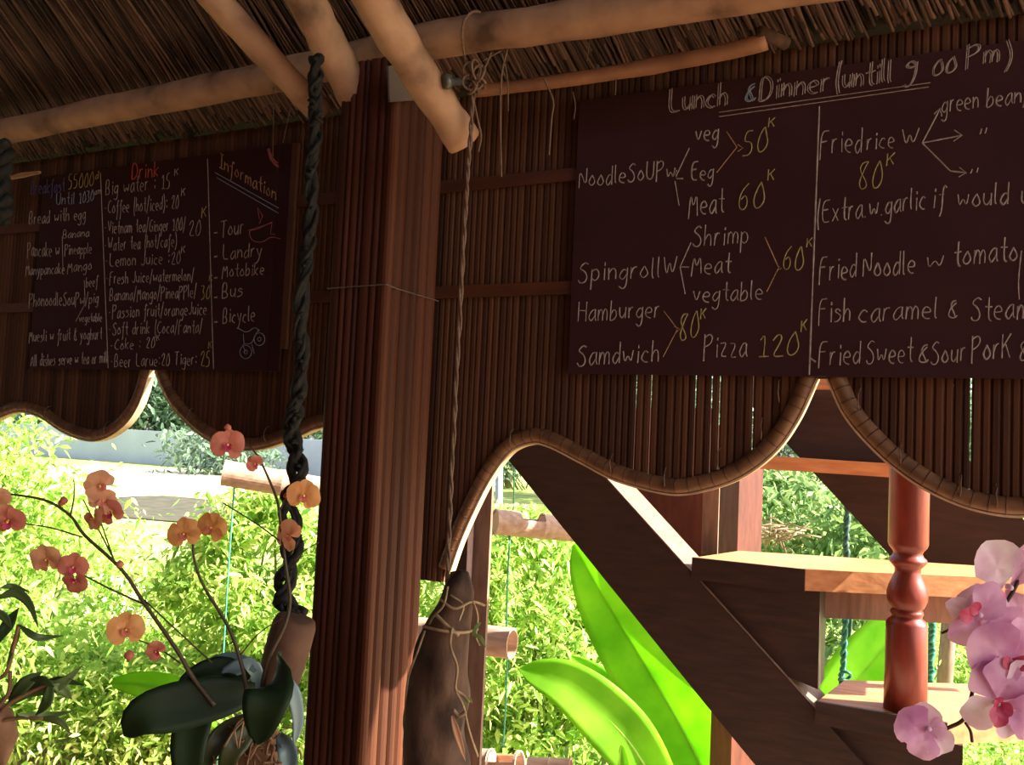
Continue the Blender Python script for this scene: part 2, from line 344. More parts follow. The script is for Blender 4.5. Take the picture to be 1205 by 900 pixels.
# ---------------------------------------------------------------- chalkboards and handwriting
YB = 2.664
FONT = {
'a':(5,'47 27 05 04 13 23 45/47 44 53'),'b':(5,'0A 03/05 27 46 44 23 03'),'c':(5,'46 27 05 04 23 43'),'d':(5,'46 27 05 04 13 23 45/4A 43'),
'e':(5,'05 45 46 27 06 04 23 43'),'f':(4,'49 3A 29 22 10/07 37'),'g':(5,'46 27 05 04 23 45/47 41 20 01'),'h':(5,'0A 03/05 27 46 43'),
'i':(2,'17 13/18 19'),'j':(3,'27 21 00'),'k':(5,'0A 03/47 05 43'),'l':(2,'0A 04 13'),'m':(7,'07 03/05 17 27 36 33/35 47 57 66 63'),
'n':(5,'07 03/05 27 46 43'),'o':(5,'27 05 04 23 44 45 27'),'p':(5,'07 00/06 27 46 44 23 04'),'q':(5,'46 27 05 04 23 45/47 40'),'r':(4,'07 03/05 17 37'),
's':(5,'46 27 06 45 44 23 03'),'t':(4,'2A 24 33 43/07 47'),'u':(5,'07 04 23 45/47 43'),'v':(5,'07 23 47'),'w':(7,'07 13 36 53 67'),
'x':(5,'07 43/47 03'),'y':(5,'07 24/47 21 00'),'z':(5,'07 47 03 43'),
'A':(7,'03 3A 63/15 55'),'B':(6,'03 0A 3A 48 36 06/36 54 33 03'),'C':(6,'59 3A 07 05 33 54'),'D':(6,'03 0A 3A 58 55 33 03'),'E':(6,'5A 0A 03 53/07 47'),
'F':(6,'5A 0A 02/07 47'),'H':(6,'0A 03/5A 53/07 57'),'I':(4,'0A 4A/2A 23/03 43'),'J':(5,'4A 44 23 04'),'K':(6,'0A 03/5A 06/27 53'),'L':(6,'0A 03 53'),
'M':(7,'02 1A 35 5A 63'),'N':(6,'03 0A 53 5A'),'P':(6,'02 0A/09 3A 59 47 06'),'S':(6,'59 3A 08 37 55 43 13 04'),'T':(7,'0A 6A/3A 33'),'V':(6,'0A 33 5A'),
'W':(8,'0A 23 39 53 7A'),'U':(6,'0A 04 33 54 5A'),'Y':(6,'0A 37 5A/37 33'),'G':(6,'59 3A 07 04 33 54 56 36'),
'0':(5,'3A 18 05 13 33 55 48 3A'),'1':(4,'08 2A 23/03 43'),'2':(5,'08 2A 49 37 03 53'),'3':(5,'0A 4A 27 46 44 23 03'),'5':(5,'4A 1A 07 37 45 33 03'),
'6':(5,'4A 18 05 13 33 45 37 16'),'7':(5,'0A 4A 13'),'8':(5,'4A 1A 08 44 33 13 05 39 4A'),'9':(5,'48 2A 08 27 48/49 44 20 01'),'4':(5,'3A 05 55/38 33'),
'&':(5,'4A 2A 18 35 43 23 04 17 49/43 54'),'(':(3,'2B 17 14 21'),')':(3,'0B 27 24 01'),'/':(4,'3B 02'),'.':(2,'03 13'),':':(3,'17 18/14 15'),
'-':(4,'06 26'),'"':(3,'09 17/2A 28'),',':(2,'13 01'),'K2':(5,''),'[':(3,'2A 1A 11 21'),' ':(4,''),
}
HX = {c: i for i, c in enumerate('0123456789ABC')}
def chaikin(P, it=2):
    for _ in range(it):
        Q = [P[0]]
        for a, b in zip(P[:-1], P[1:]):
            Q.append((a[0]*.75+b[0]*.25, a[1]*.75+b[1]*.25)); Q.append((a[0]*.25+b[0]*.75, a[1]*.25+b[1]*.75))
        Q.append(P[-1]); P = Q
    return P
def stroke(m, pix, w):
    """a raised ribbon of chalk on the board following the given points"""
    P = [PY(x, y, YB) for x, y in pix]; Q = [P[0]]
    for p in P[1:]:
        if (p-Q[-1]).length > .0006: Q.append(p)
    if len(Q) < 2: Q = [P[0], P[0]+Vector((w, 0, 0))]
    vs = []; k = random.uniform(.8, 1.15)
    for i, p in enumerate(Q):
        t = (Q[min(i+1, len(Q)-1)]-Q[max(i-1, 0)]).normalized(); nn = Vector((-t.z, 0, t.x))*w*.5*k*(1+.35*noise.noise(p*60))
        vs += [p+nn+Vector((0, .001, 0)), p+Vector((0, -.0008, 0)), p-nn+Vector((0, .001, 0))]
    fs = []
    for i in range(len(Q)-1): a = 3*i; fs += [(a, a+1, a+4, a+3), (a+1, a+2, a+5, a+4)]
    m.add(vs, fs)
def write(board, s, p0, p1, cap, m='white', w=.0042, double=False, slant=.12, name='chalk_writing'):
    """text from p0 to p1 (baseline pixels), capital height cap"""
    mb = MB(); ws = [FONT[c][0]+1.2 if c in FONT else 4 for c in s]; tot = sum(ws)-1.2; x = 0
    dx, dy = p1[0]-p0[0], p1[1]-p0[1]; u = cap/7.; jit = cap*.02
    for c, wd_ in zip(s, ws):
        if c in FONT and FONT[c][1]:
            jy = random.uniform(-jit, jit)*2
            for st in FONT[c][1].split('/'):
                pts = [(float(int(q[0])), HX[q[1]]-3.) for q in st.split()]
                pts = chaikin([(a+random.uniform(-.15, .15), b+random.uniform(-.15, .15)) for a, b in pts])
                for off in ((0, 0), (2.7*cap/28, -1.5*cap/28)) if double else ((0, 0),):
                    pix = []
                    for a, b in pts:
                        f = (x+a+b*slant*7/cap*cap/7)/tot
                        pix.append((p0[0]+dx*f+off[0], p0[1]+dy*f-b*u+jy+off[1]))
                    stroke(mb, pix, w)
        x += wd_
    return mb.build(name, m, board)
def lines(board, segs, m='white', w=.0038, name='chalk_line'):
    mb = MB()
    for sg in segs: stroke(mb, sg, w)
    return mb.build(name, m, board)
def dense(a, b, n=10): return [(a[0]+(b[0]-a[0])*i/n, a[1]+(b[1]-a[1])*i/n) for i in range(n+1)]
xl, xr = PY(668, 440, YB).x, PY(1205, 445, YB).x+.32
zb, zt = PY(700, 440, YB).z, PY(700, 116, YB).z
rb = thing('menu_board', 'large maroon lunch and dinner chalkboard to the right of the pillar', 'menu board', (xl, YB, zb))
MB().box((xl, YB+.001, zb), (xr, YB+.016, zt)).build('panel', 'board', rb)
w1 = .0036
WR = lambda *a, **k: write(rb, *a, **k)
WR('Lunch', (786, 133), (855, 124), 27, 'white', w1, True); WR('&', (876, 121), (887, 119), 19, 'bluewhite', w1, True)
WR('Dinner', (893, 118), (975, 107), 27, 'white', w1, True); WR('(untill', (981, 105), (1048, 97), 27, 'white', w1, True)
WR('9', (1063, 95), (1079, 93), 22, 'white', w1, True); WR('00', (1096, 89), (1124, 85), 18, 'white', w1, True); WR('Pm', (1136, 79), (1176, 73), 25, 'white', w1, True); WR(')', (1182, 78), (1190, 77), 26, 'white', w1, True)
lines(rb, [dense((846, 132), (1095, 97)), dense((846, 137), (1093, 102))], 'white', .0034, 'chalk_underline')
lines(rb, [dense((964, 125), (952, 441), 14)], 'white', .0046, 'chalk_divider')
WR('veg', (818, 168), (846, 164), 22); WR('NoodleSoUPw', (681, 221), (795, 209), 22); WR('Eeg', (813, 212), (840, 210), 21); WR('Meat', (810, 253), (852, 250), 28)
WR('50', (874, 182), (903, 178), 28, 'yellow'); WR('K', (904, 150), (912, 149), 11, 'yellow'); WR('60', (868, 247), (899, 244), 30, 'yellow'); WR('K', (903, 212), (912, 211), 13, 'yellow')
lines(rb, [dense((811, 174), (795, 208), 4), dense((796, 210), (804, 210), 2), dense((794, 213), (799, 242), 3), [(788, 203), (794, 206), (796, 200)]])
lines(rb, [dense((855, 155), (867, 173), 3), dense((867, 173), (843, 203), 4), [(868, 170), (874, 174), (868, 178)]], 'ochre', .0034)
WR('Shrimp', (815, 290), (881, 287), 25); WR('Meat', (813, 323), (860, 321), 23); WR('vegtable', (815, 356), (898, 352), 22); WR('SpingrollW', (680, 332), (797, 324), 24)
lines(rb, [dense((813, 285), (800, 314), 3), dense((800, 314), (811, 314), 2), dense((800, 314), (806, 346), 3)])
lines(rb, [dense((900, 279), (916, 315), 4), dense((916, 315), (902, 343), 4), [(914, 312), (920, 316), (914, 317)]], 'ochre', .0034)
WR('60', (921, 318), (945, 316), 27, 'yellow'); WR('K', (949, 291), (956, 290), 11, 'yellow')
WR('Hamburger', (680, 378), (777, 373), 23); WR('Samdwich', (679, 431), (776, 425), 25)
lines(rb, [dense((781, 366), (797, 387), 3), dense((797, 387), (780, 420), 4), [(793, 384), (800, 387), (795, 391)]], 'ochre', .0034)
WR('80', (799, 401), (822, 396), 30, 'yellow'); WR('K', (824, 375), (831, 374), 12, 'yellow'); WR('Pizza', (828, 421), (879, 419), 28, 'white'); WR('120', (893, 420), (939, 418), 27, 'yellow'); WR('K', (942, 390), (950, 388), 13, 'yellow')
WR('Fried', (965, 183), (1015, 178), 29); WR('rice', (1020, 177), (1053, 173), 22); WR('W', (1060, 173), (1082, 170), 20)
lines(rb, [dense((1085, 168), (1106, 128), 4), [(1099, 134), (1106, 127), (1108, 137)], dense((1085, 168), (1132, 159), 5), [(1123, 153), (1132, 159), (1122, 166)],
           dense((1085, 168), (1118, 201), 5), dense((1118, 201), (1136, 203), 2), [(1129, 197), (1137, 203), (1128, 208)], [(1155, 151), (1153, 158)], [(1161, 150), (1159, 157)], [(1144, 199), (1142, 204)], [(1151, 197), (1149, 203)]])
WR('green', (1108, 134), (1152, 127), 24); WR('bean,', (1161, 127), (1208, 120), 23); WR('80', (1010, 223), (1038, 219), 31, 'yellow'); WR('K', (1043, 195), (1053, 193), 14, 'yellow')
WR('(Extra.w.garlic', (960, 263), (1090, 245), 26); WR('if would u', (1097, 245), (1212, 239), 26)
WR('Fried', (964, 331), (1008, 326), 28); WR('Noodle', (1015, 327), (1077, 322), 28); WR('w', (1090, 317), (1112, 314), 24); WR('tomato', (1122, 312), (1198, 306), 28); WR('(', (1196, 342), (1202, 340), 40)
WR('Fish', (963, 379), (1001, 377), 28); WR('caramel', (1010, 378), (1104, 375), 26); WR('&', (1115, 375), (1126, 374), 20); WR('Steam', (1142, 377), (1212, 374), 28)
WR('Fried', (963, 430), (1013, 428), 27); WR('Sweet', (1019, 429), (1074, 425), 28); WR('&', (1080, 427), (1092, 425), 20); WR('Sour', (1095, 428), (1137, 424), 27); WR('PorK', (1143, 425), (1190, 420), 29); WR('8', (1199, 424), (1210, 423), 22)
lines(rb, [[(953, 421), (960, 426)]], 'white', .006)

xl, xr = PY(33, 435, YB).x, PY(334, 435, YB).x
lb = thing('menu_board', 'smaller maroon breakfast and drink chalkboard at the left of the pillar', 'menu board', (xl, YB, zb))
zb2, zt2 = PY(180, 435, YB).z, PY(300, 174, YB).z
MB().prism([(xl, YB+.001, zb2), (PY(312, 435, YB).x, YB+.001, zb2), (PY(312, 435, YB).x, YB+.001, zt2), (xl, YB+.001, zt2)], (0, .014, 0)).build('panel', 'board', lb)
xe = PY(312, 435, YB).x
MB().box((xe+.001, YB+.004, zb2), (xr-.03, YB+.017, zt2)).build('side_panel', 'board', lb)
MB().box((xr-.028, YB+.002, PY(331, 410, YB).z), (xr, YB+.017, zt2)).build('edge_strip', 'boardedge', lb)
WL = lambda s, a, b, cap=14, m='white', w=.0036, **k: write(lb, s, a, b, cap, m, w, **k)
WL('Breakfast', (36, 229), (76, 225), 16, 'blue', .0046); WL('55000', (80, 222), (110, 219), 17, 'yellow'); WL('d', (112, 211), (116, 210), 9, 'yellow')
WL('Until', (66, 241), (88, 240), 14, 'bluewhite'); WL('1030', (93, 239), (110, 236), 13, 'bluewhite'); WL('am', (111, 229), (119, 228), 8)
WL('Bread with egg', (34, 264), (101, 258), 15); WL('Banana', (74, 280), (105, 278), 10); WL('Pancake w', (32, 302), (70, 301), 17); WL('Pineapple', (76, 300), (108, 298), 13)
WL('Manypancake', (30, 324), (76, 322), 13); WL('Mango', (79, 321), (108, 317), 13); WL('beef', (101, 338), (115, 336), 12)
WL('PhonoodleSouP', (34, 361), (93, 359), 16); WL('w/pig', (94, 359), (116, 356), 13); WL('vegetable', (93, 379), (120, 378), 10)
WL('Muesli w fruit & yoghurt', (34, 402), (120, 399), 14); WL('All dishes serve w tea or milk', (36, 431), (128, 427), 14)
lines(lb, [dense((73, 278), (74, 318), 4), dense((99, 330), (100, 357), 3), dense((100, 357), (89, 378), 3)], 'white', .003)
WL('Drink', (155, 211), (187, 207), 18, 'red', .0052)
WL('Big water : 15', (124, 230), (200, 221), 18); WL('K', (205, 207), (210, 206), 8)
WL('-Coffee (hot/iced): 20', (123, 252), (210, 245), 16); WL('K', (213, 231), (218, 230), 9)
WL('-Vietnam tea/Ginger 100/', (123, 275), (218, 271), 15); WL('20', (222, 278), (236, 276), 18); WL('K', (237, 256), (243, 254), 12, 'yellow')
WL('-Water tea (hot/cafe)', (123, 295), (208, 290), 15); WL('-Lemon Juice :20', (124, 314), (212, 310), 15); WL('K', (213, 298), (218, 297), 8)
WL('-Fresh Juice/watermelon/', (125, 334), (228, 330), 14); WL('Banana/Mango/PineaPPle/', (129, 354), (231, 350), 15); WL('30', (236, 352), (247, 351), 16, 'yellow'); WL('K', (246, 331), (250, 330), 7, 'yellow')
WL('-Passion fruit/orangeJuice', (128, 374), (243, 370), 15); WL('-Soft drink (Coca/Fanta/', (128, 394), (238, 391), 15); WL('-Coke : 20', (130, 412), (182, 409), 13); WL('K', (184, 401), (188, 400), 7)
WL('-Beer Larue:20 Tiger:', (130, 432), (232, 429), 15, 'white'); WL('25', (236, 431), (247, 430), 18, 'yellow'); WL('K', (245, 410), (249, 409), 8, 'yellow')
lines(lb, [dense((118, 203), (127, 433), 12), dense((244, 187), (251, 434), 12)], 'white', .0042, 'chalk_divider')
WL('Information', (258, 197), (325, 236), 17, 'ochre', .0044); lines(lb, [dense((253, 203), (328, 245), 6), dense((255, 209), (328, 251), 6)], 'bluewhite', .0034, 'chalk_underline')
WL('Tour', (259, 279), (287, 275), 19, 'white', .004); WL('Landry', (262, 305), (308, 302), 17, 'white', .004); WL('Motobike', (261, 326), (311, 323), 15, 'white', .004); WL('Bus', (261, 351), (286, 349), 18, 'white', .004); WL('Bicycle', (262, 380), (300, 378), 18, 'white', .004)
lines(lb, [[(252, y), (256, y-.5)] for y in (274, 302, 327, 350, 379)], 'white', .006)
lines(lb, [chaikin([(320, 261), (302, 270), (292, 271), (296, 284), (310, 285), (318, 278), (330, 281)]), [(305, 258), (303, 244), (309, 254), (305, 263)], [(292, 271), (320, 262), (318, 275), (324, 276)]], 'pinkc', .003, 'chalk_drawing')
def ring(cx, cy, r): return [(cx+r*math.cos(a*.5236), cy+r*1.15*math.sin(a*.5236)) for a in range(13)]
lines(lb, [ring(289, 414, 7), ring(305, 399, 6.5), ring(289, 414, 2), ring(305, 399, 2), chaikin([(289, 414), (284, 404), (296, 405), (300, 394), (305, 387)]), [(286, 393), (287, 404)], [(296, 405), (299, 416)], chaikin([(280, 386), (290, 392), (300, 384), (305, 390)])], 'bluewhite', .003, 'chalk_drawing')
lines(lb, [chaikin([(315, 175), (318, 187), (324, 194), (328, 196)]), chaikin([(316, 175), (321, 188), (327, 192)])], 'pinkc', .008, 'chalk_drawing')
# small pale label at the top left corner
o = MB().prism([PY(11, 207, 2.6), PY(26, 203, 2.6), PY(46, 201, 2.6), PY(46, 203.5, 2.6), PY(27, 208, 2.6), PY(11, 211, 2.6)], (0, .01, 0)).build('pale_splinter', 'rim')
tag(o, 'pale sliver of split cane above the left board corner', 'cane')

# ---------------------------------------------------------------- pillar
bx0, bx1, by0, by1 = -1.753, -1.543, 2.2, 2.49
pl = thing('cane_pillar', 'brown pillar clad in vertical canes between the two menu boards', 'pillar', (bx0, by0, 0))
MB().box((bx0+.012, by0+.012, 0), (bx1-.012, by1, 2.74)).build('core', 'plankred', pl)
def halfcane(p0, p1, out, z0, z1, bulge, m, name):
    p0, p1, out = Vector(p0), Vector(p1), Vector(out); n = 7; sec = []
    for k in range(n+1):
        a = math.pi*k/n; sec.append(p0*(.5+.5*math.cos(a))+p1*(.5-.5*math.cos(a))+out*math.sin(a)*bulge)
    tn = random.random(); mb = MB(); K = len(sec); Z = [z0+(z1-z0)*i/6 for i in range(7)]; vs = []
    for z in Z:
        wv = .0015*noise.noise(Vector((p0.x*9, p0.y*9, z*2)))
        vs += [Vector((s.x+wv, s.y+wv, z)) for s in sec]
    fs = [(i*K+k, i*K+(k+1) % K, (i+1)*K+(k+1) % K, (i+1)*K+k) for i in range(6) for k in range(K)]+[tuple(range(K))[::-1], tuple(range(6*K, 7*K))]
    mb.add(vs, fs, tn); return mb.build(name, m, pl, smooth=False)
xx = bx0; ws = [.036, .022, .03, .018, .04, .026, .038]
for w in ws:
    halfcane((xx+.0008, by0+.012, 0), (xx+w-.0008, by0+.012, 0), (0, -1, 0), 0, 2.745, .009, 'plankred', 'cane_strip'); xx += w
yy = by0; ws = [.04, .052, .05, .044, .05, .054]
for w in ws:
    c = halfcane((bx1-.012, yy+.001, 0), (bx1-.012, yy+w-.001, 0), (1, 0, 0), 0, 2.70+random.uniform(-.02, .02), .021, 'cane', 'cane'); yy += w
MB().tube([(bx0-.004, by0-.001, 2.03), (bx1+.006, by0-.001, 2.035), (bx1+.012, by0+.05, 2.03), (bx1+.012, by1, 2.03)], .0022, 6).build('wire_band', 'sheet', pl)
o = MB().prism([PX(457, 78, bx1+.03), PX(488, 70, bx1+.03), PX(492, 118, bx1+.03), PX(459, 120, bx1+.03)], (-.006, 0, 0)).build('grey_patch', 'sheet', pl)

# ---------------------------------------------------------------- black twisted vine, husk cylinder
def twisted(mb, pts, Rs, r, turns=9, strands=2, n=7):
    P = smooth_path(pts, 10); m = len(P)
    for s in range(strands):
        path = []
        for i, p in enumerate(P):
            a = turns*2*math.pi*i/m+s*2*math.pi/strands+.7*noise.noise(Vector((i*.2, 3, s)))
            R = Rs*(1+.5*noise.noise(Vector((i*.13, s*5, 1)))) if not hasattr(Rs, '__len__') else interp(range(len(Rs)), Rs, i/m*(len(Rs)-1))
            path.append(p+CR*math.cos(a)*R+CB*math.sin(a)*R)
        mb.tube(path, [r*(1+.3*noise.noise(Vector((i*.4, s, 0)))) for i in range(m)], n, wob=.3)
vp = [(373, 66), (371, 95), (372, 130), (369, 160), (366, 200), (368, 240), (362, 280), (358, 320), (354, 370), (356, 420), (352, 460), (347, 485), (344, 512), (349, 540), (349, 572), (338, 592), (345, 625), (342, 655), (334, 690), (336, 712), (352, 722)]
v = MB(); twisted(v, [PD(x, y, 2.05) for x, y in vp], [.007, .006, .007, .008, .011, .016, .017, .014], .011, 9, 2)
twisted(v, [PD(x+random.uniform(-4, 4), y, 2.04) for x, y in vp], .011, .005, 13, 2)
for i in range(60):
    q = random.choice(smooth_path([PD(x, y, 2.03) for x, y in vp], 8)); e = q+CR*random.uniform(-.02, .02)+CU*random.uniform(-.012, .012)
    v.tube([q, (q+e)/2+CU*.004, e], [.006, .0045, .003], 6)
o = v.build('twisted_vine', 'black', smooth=True); tag(o, 'black twisted vine rope hanging from the rafter, left of the pillar', 'rope')
v = MB(); twisted(v, [PD(x, y, 2.4) for x, y in [(3, 168), (5, 190), (2, 215), (5, 240), (0, 262)]], .012, .014, 3, 2)
o = v.build('twisted_vine', 'black', smooth=True); tag(o, 'short black rope at the far left edge under the purlin', 'rope')
a, b = PD(349, 726, 2.0), PD(326, 806, 2.0); ax = (b-a)
o = MB().lathe(a, ax, [(0, .034), (.004, .044), (.02, .049), (ax.length*.5, .05), (ax.length*.9, .047), (ax.length, .042)], 24).build('husk_cylinder', 'terracotta', smooth=True)
tag(o, 'brown tilted cylinder hung on the black vine beside the pillar', 'hanger')

# ---------------------------------------------------------------- leaves and flowers
def blade(mb, pts, width, nh=None, n=12, fold=.18, prof=None, nu=5, th=.0016, tone=.5, base=0.25):
    """a leaf along pts (3D) with given half width; normal hint nh; closed, with thickness"""
    P = smooth_path(pts, max(3, n//(len(pts)-1))); m = len(P); nh = nh or CB; top = []; bot = []
    for i, p in enumerate(P):
        t = (P[min(i+1, m-1)]-P[max(i-1, 0)]).normalized(); nn = (nh-t*nh.dot(t)).normalized(); side = t.cross(nn); f = i/(m-1)
        w = width*(prof(f) if prof else (base+(1-base)*math.sin(min(1, f*1.7)*math.pi/2))*max(0, 1-f**2.6)**.62)
        for k in range(nu):
            u = (k/(nu-1)*2-1); q = p+side*u*w+nn*(abs(u)*fold*w)
            top.append(q+nn*th/2); bot.append(q-nn*th/2)
    N = len(top); fs = []
    for i in range(m-1):
        for k in range(nu-1):
            a = i*nu+k; fs.append((a, a+1, a+nu+1, a+nu)); fs.append((a+N, a+nu+N, a+nu+1+N, a+1+N))
        a = i*nu; fs.append((a, a+nu, a+nu+N, a+N)); a = i*nu+nu-1; fs.append((a, a+N, a+nu+N, a+nu))
    mb.add(top+bot, fs, tone); return mb
def petal(c, ang, ln, wd_, tilt, rot, cup=.25, n=7, nu=5, th=.0006, face=None):
    """a rounded petal: base c, direction ang in the flower's plane; a cupped, slightly ruffled disc drawn in to its base"""
    face = (face or CB).normalized(); r = (CR-face*CR.dot(face)).normalized(); u = face.cross(r)
    d = (r*math.cos(ang)+u*math.sin(ang)); d = (d+face*tilt).normalized(); sd = face.cross(d).normalized(); nn = d.cross(sd)
    K = 20; RG = 4; vs = [c+d*ln*.5+nn*ln*.03]; ph = random.uniform(0, 6); sk = random.uniform(-.08, .08)
    for j in range(1, RG+1):
        q = j/RG
        for k in range(K):
            a = 2*math.pi*k/K; x = math.cos(a)*q; y = math.sin(a)*q; x2 = x*.5+.5
            w = y*(.30+.78*min(1, max(0, x2*1.9))) ; ruff = .035*q**3*math.sin(3*a+ph)+.02*q**3*math.sin(7*a+ph*2)
            vs.append(c+d*ln*(x2*(1+.03*math.sin(4*a+ph)*q))+sd*(wd_*w+ln*sk*x2)+nn*ln*(cup*(.25*y*y-.28*x*x)*.9+ruff+.02*(1-q)-(.02 if abs(y) < .12 else 0)))
    fs = [(0, 1+k, 1+(k+1) % K) for k in range(K)]+[(1+(j-1)*K+k, 1+j*K+k, 1+j*K+(k+1) % K, 1+(j-1)*K+(k+1) % K) for j in range(1, RG) for k in range(K)]
    return MB().add(vs, fs)
def flower(parent, px, py, D, size, m, ml, face=None, rot=0, wmul=1., seed=0, label=None, lip=True):
    c = PD(px, py, D); f = (face or CB).normalized()
    head = MB().tube([c-f*size*.1, c+f*size*.12], [size*.05, size*.045], 8).build('flower', 'lipy', parent, smooth=True, label=label)
    head['_o'] = parent['_o']
    R_ = random.Random(seed)
    for ang, L, Wd in ((90, .5, .2), (210, .48, .19), (330, .48, .19)):
        petal(c-f*size*.02, math.radians(ang+rot+R_.uniform(-8, 8)), size*L*2*.56, size*Wd*wmul*1.15, R_.uniform(-.2, .15), 0, face=f).build('sepal', m, head, smooth=True)
    for ang in (15, 165):
        petal(c, math.radians(ang+rot+R_.uniform(-8, 8)), size*.58, size*.34*wmul, R_.uniform(-.1, .25), 0, cup=.35, face=f).build('petal', m, head, smooth=True)
    if lip:
        petal(c+f*size*.05, math.radians(270+rot), size*.26, size*.13, .6, 0, cup=.5, face=f).build('lip', ml, head, smooth=True)
        petal(c+f*size*.05, math.radians(200+rot), size*.16, size*.07, .8, 0, cup=.5, face=f).build('lip', ml, head, smooth=True)
        petal(c+f*size*.05, math.radians(340+rot), size*.16, size*.07, .8, 0, cup=.5, face=f).build('lip', ml, head, smooth=True)
    return head
DO = 1.75
orc = thing('peach_orchid', 'orchid with dark strap leaves and peach flowers left of the pillar', 'orchid', PD(290, 900, DO))
def oleaf(pts, wpx, m='orleaf', nh=None, fold=.2, D=DO, base=.35, label=None):
    P = [PD(q[0], q[1], D+(q[2] if len(q) > 2 else 0)) for q in pts]
    return blade(MB(), P, wpx*D/F, nh=nh, n=14, fold=fold, th=.003, base=base, nu=7).build('leaf', m, orc, smooth=True, label=label)
oleaf([(300, 815), (262, 820, -.03), (205, 832, -.06), (166, 843, -.08), (146, 866, -.06)], 31, nh=CB+CU*.3)
oleaf([(262, 822), (236, 838, -.02), (224, 868, -.04), (222, 905, -.05), (226, 930, 0)], 24, 'orleaf', nh=CB)
oleaf([(330, 780, .02), (322, 805, -.08), (311, 835, -.12), (303, 876, -.1)], 31, 'orleaf', nh=CB-CR*.1, base=.5)
oleaf([(326, 788, .02), (343, 812, .0), (350, 845, .02), (346, 876, .03)], 10, 'orblue', nh=CB+CR*1.0, label='leaf with a blue grey sheen painted in its colour')
oleaf([(292, 800, .04), (268, 786, .05), (238, 790, .03), (208, 805, .0)], 15, 'orleaf', nh=CB+CU*.8)
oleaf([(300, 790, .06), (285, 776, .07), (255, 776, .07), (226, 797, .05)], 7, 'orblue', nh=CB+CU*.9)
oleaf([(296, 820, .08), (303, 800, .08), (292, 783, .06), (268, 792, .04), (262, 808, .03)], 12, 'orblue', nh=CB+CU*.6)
oleaf([(290, 825, .02), (278, 812, .02), (268, 800, .02), (264, 792, .02)], 16, 'orleaf', nh=CB)
oleaf([(298, 840, .02), (268, 858, .02), (250, 880, .0), (240, 912, 0)], 14, 'orleaf2', nh=CB-CU*.2)
oleaf([(305, 850, .02), (285, 868, .0), (270, 890, -.02), (262, 925, 0)], 15, 'orleaf2', nh=CB)
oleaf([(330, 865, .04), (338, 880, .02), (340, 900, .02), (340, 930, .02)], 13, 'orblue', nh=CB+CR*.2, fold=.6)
m = MB()
for i in range(150):
    c = PD(300+random.gauss(0, 14), 882+random.gauss(0, 16), DO+.06+random.gauss(0, .03)); P = [c]
    for k in range(4): P.append(P[-1]+Vector((random.gauss(0, .012), random.gauss(0, .012), random.gauss(-.006, .012))))
    m.tube(smooth_path(P, 3), random.uniform(.0012, .0028), 5)
m.build('root_ball', 'airroot', orc, smooth=True, kind='stuff')
MB().tube([PD(300, 850, DO+.06), PD(302, 880, DO+.07), PD(304, 930, DO+.07)], [.03, .055, .06], 12, wob=.3).build('husk', 'airroot', orc, smooth=True)
for i in range(4):
    MB().tube(smooth_path([PD(290+i*5, 838, DO-.02), PD(285-i*4+random.uniform(-6, 6), 855, DO-.03), PD(278-i*5+random.uniform(-8, 8), 880, DO-.02)], 4), .0022, 5).build('aerial_root', 'root', orc, smooth=True)
def stem(pts, r0, r1, D=DO, m='orstem', par=None, dd=-.05):
    P = smooth_path([PD(x, y, D+dd) for x, y in pts], 6)
    return MB().tube(P, [r0+(r1-r0)*i/(len(P)-1) for i in range(len(P))], 6).build('stem', m, par or orc, smooth=True)
stem([(252, 830), (227, 797), (207, 763), (170, 710), (143, 670), (100, 630), (83, 607), (57, 590), (25, 583), (-8, 580)], .0045, .0018)
stem([(83, 607), (87, 585), (87, 562)], .0018, .001); stem([(97, 632), (60, 621), (22, 615)], .0018, .0012)
stem([(135, 662), (123, 627), (110, 590)], .0016, .001); stem([(133, 656), (113, 617), (98, 588)], .0016, .001)
stem([(172, 712), (130, 693), (98, 677), (62, 663)], .0022, .0012); stem([(170, 706), (215, 748), (250, 780)], .0014, .0016)
stem([(212, 780), (185, 762), (147, 747)], .0018, .001)
stem([(290, 812), (285, 785), (270, 740), (240, 690), (229, 660), (227, 640)], .0042, .0018)
stem([(308, 812), (316, 775), (335, 735), (341, 705), (336, 665), (331, 625), (327, 592), (313, 556), (300, 532), (282, 517)], .0048, .0014)
stem([(329, 636), (300, 615), (263, 592)], .0016, .0014); stem([(330, 600), (336, 586), (345, 578)], .0014, .001); stem([(346, 660), (358, 648), (375, 638)], .0014, .001); stem([(283, 770), (305, 745), (332, 727)], .0014, .001)
fl = [(118, 572, .05, 'peach', 80), (130, 603, .046, 'peachd', 30), (110, 610, .04, 'peach', 200), (121, 590, .045, 'peach', -30), (9, 613, .055, 'peachd', 0), (-4, 590, .045, 'peach', 40),
      (55, 658, .05, 'peach', 20), (86, 667, .045, 'peachd', 0), (88, 684, .042, 'peachd', 180), (217, 628, .052, 'peacho', 15), (249, 621, .05, 'peacho', -20),
      (148, 741, .056, 'peacho', 10), (357, 583, .052, 'peacho', -10), (340, 630, .05, 'peach', 70), (268, 524, .052, 'peachd', 0), (300, 545, .028, 'peachd', 40), (184, 766, .034, 'peachd', 60)]
for i, (x, y, s, m_, r) in enumerate(fl):
    flower(orc, x, y, DO-.06, s*1.07, m_, 'peachd' if m_ != 'peachd' else 'lip', face=CB+CR*random.uniform(-.5, .5)+CU*random.uniform(-.4, .3), rot=r, seed=i, wmul=1.1)
for x, y, s in ((75, 589, .008), (152, 771, .010), (141, 664, .008), (268, 503, .007), (336, 583, .005), (72, 592, .006)):
    c = PD(x, y, DO-.05); MB().lathe(c-CU*s, CU, [(0, s*.2), (s*.5, s*.8), (s, s), (s*1.6, s*.7), (s*2, s*.15)], 10).build('bud', 'peachd', orc, smooth=True)

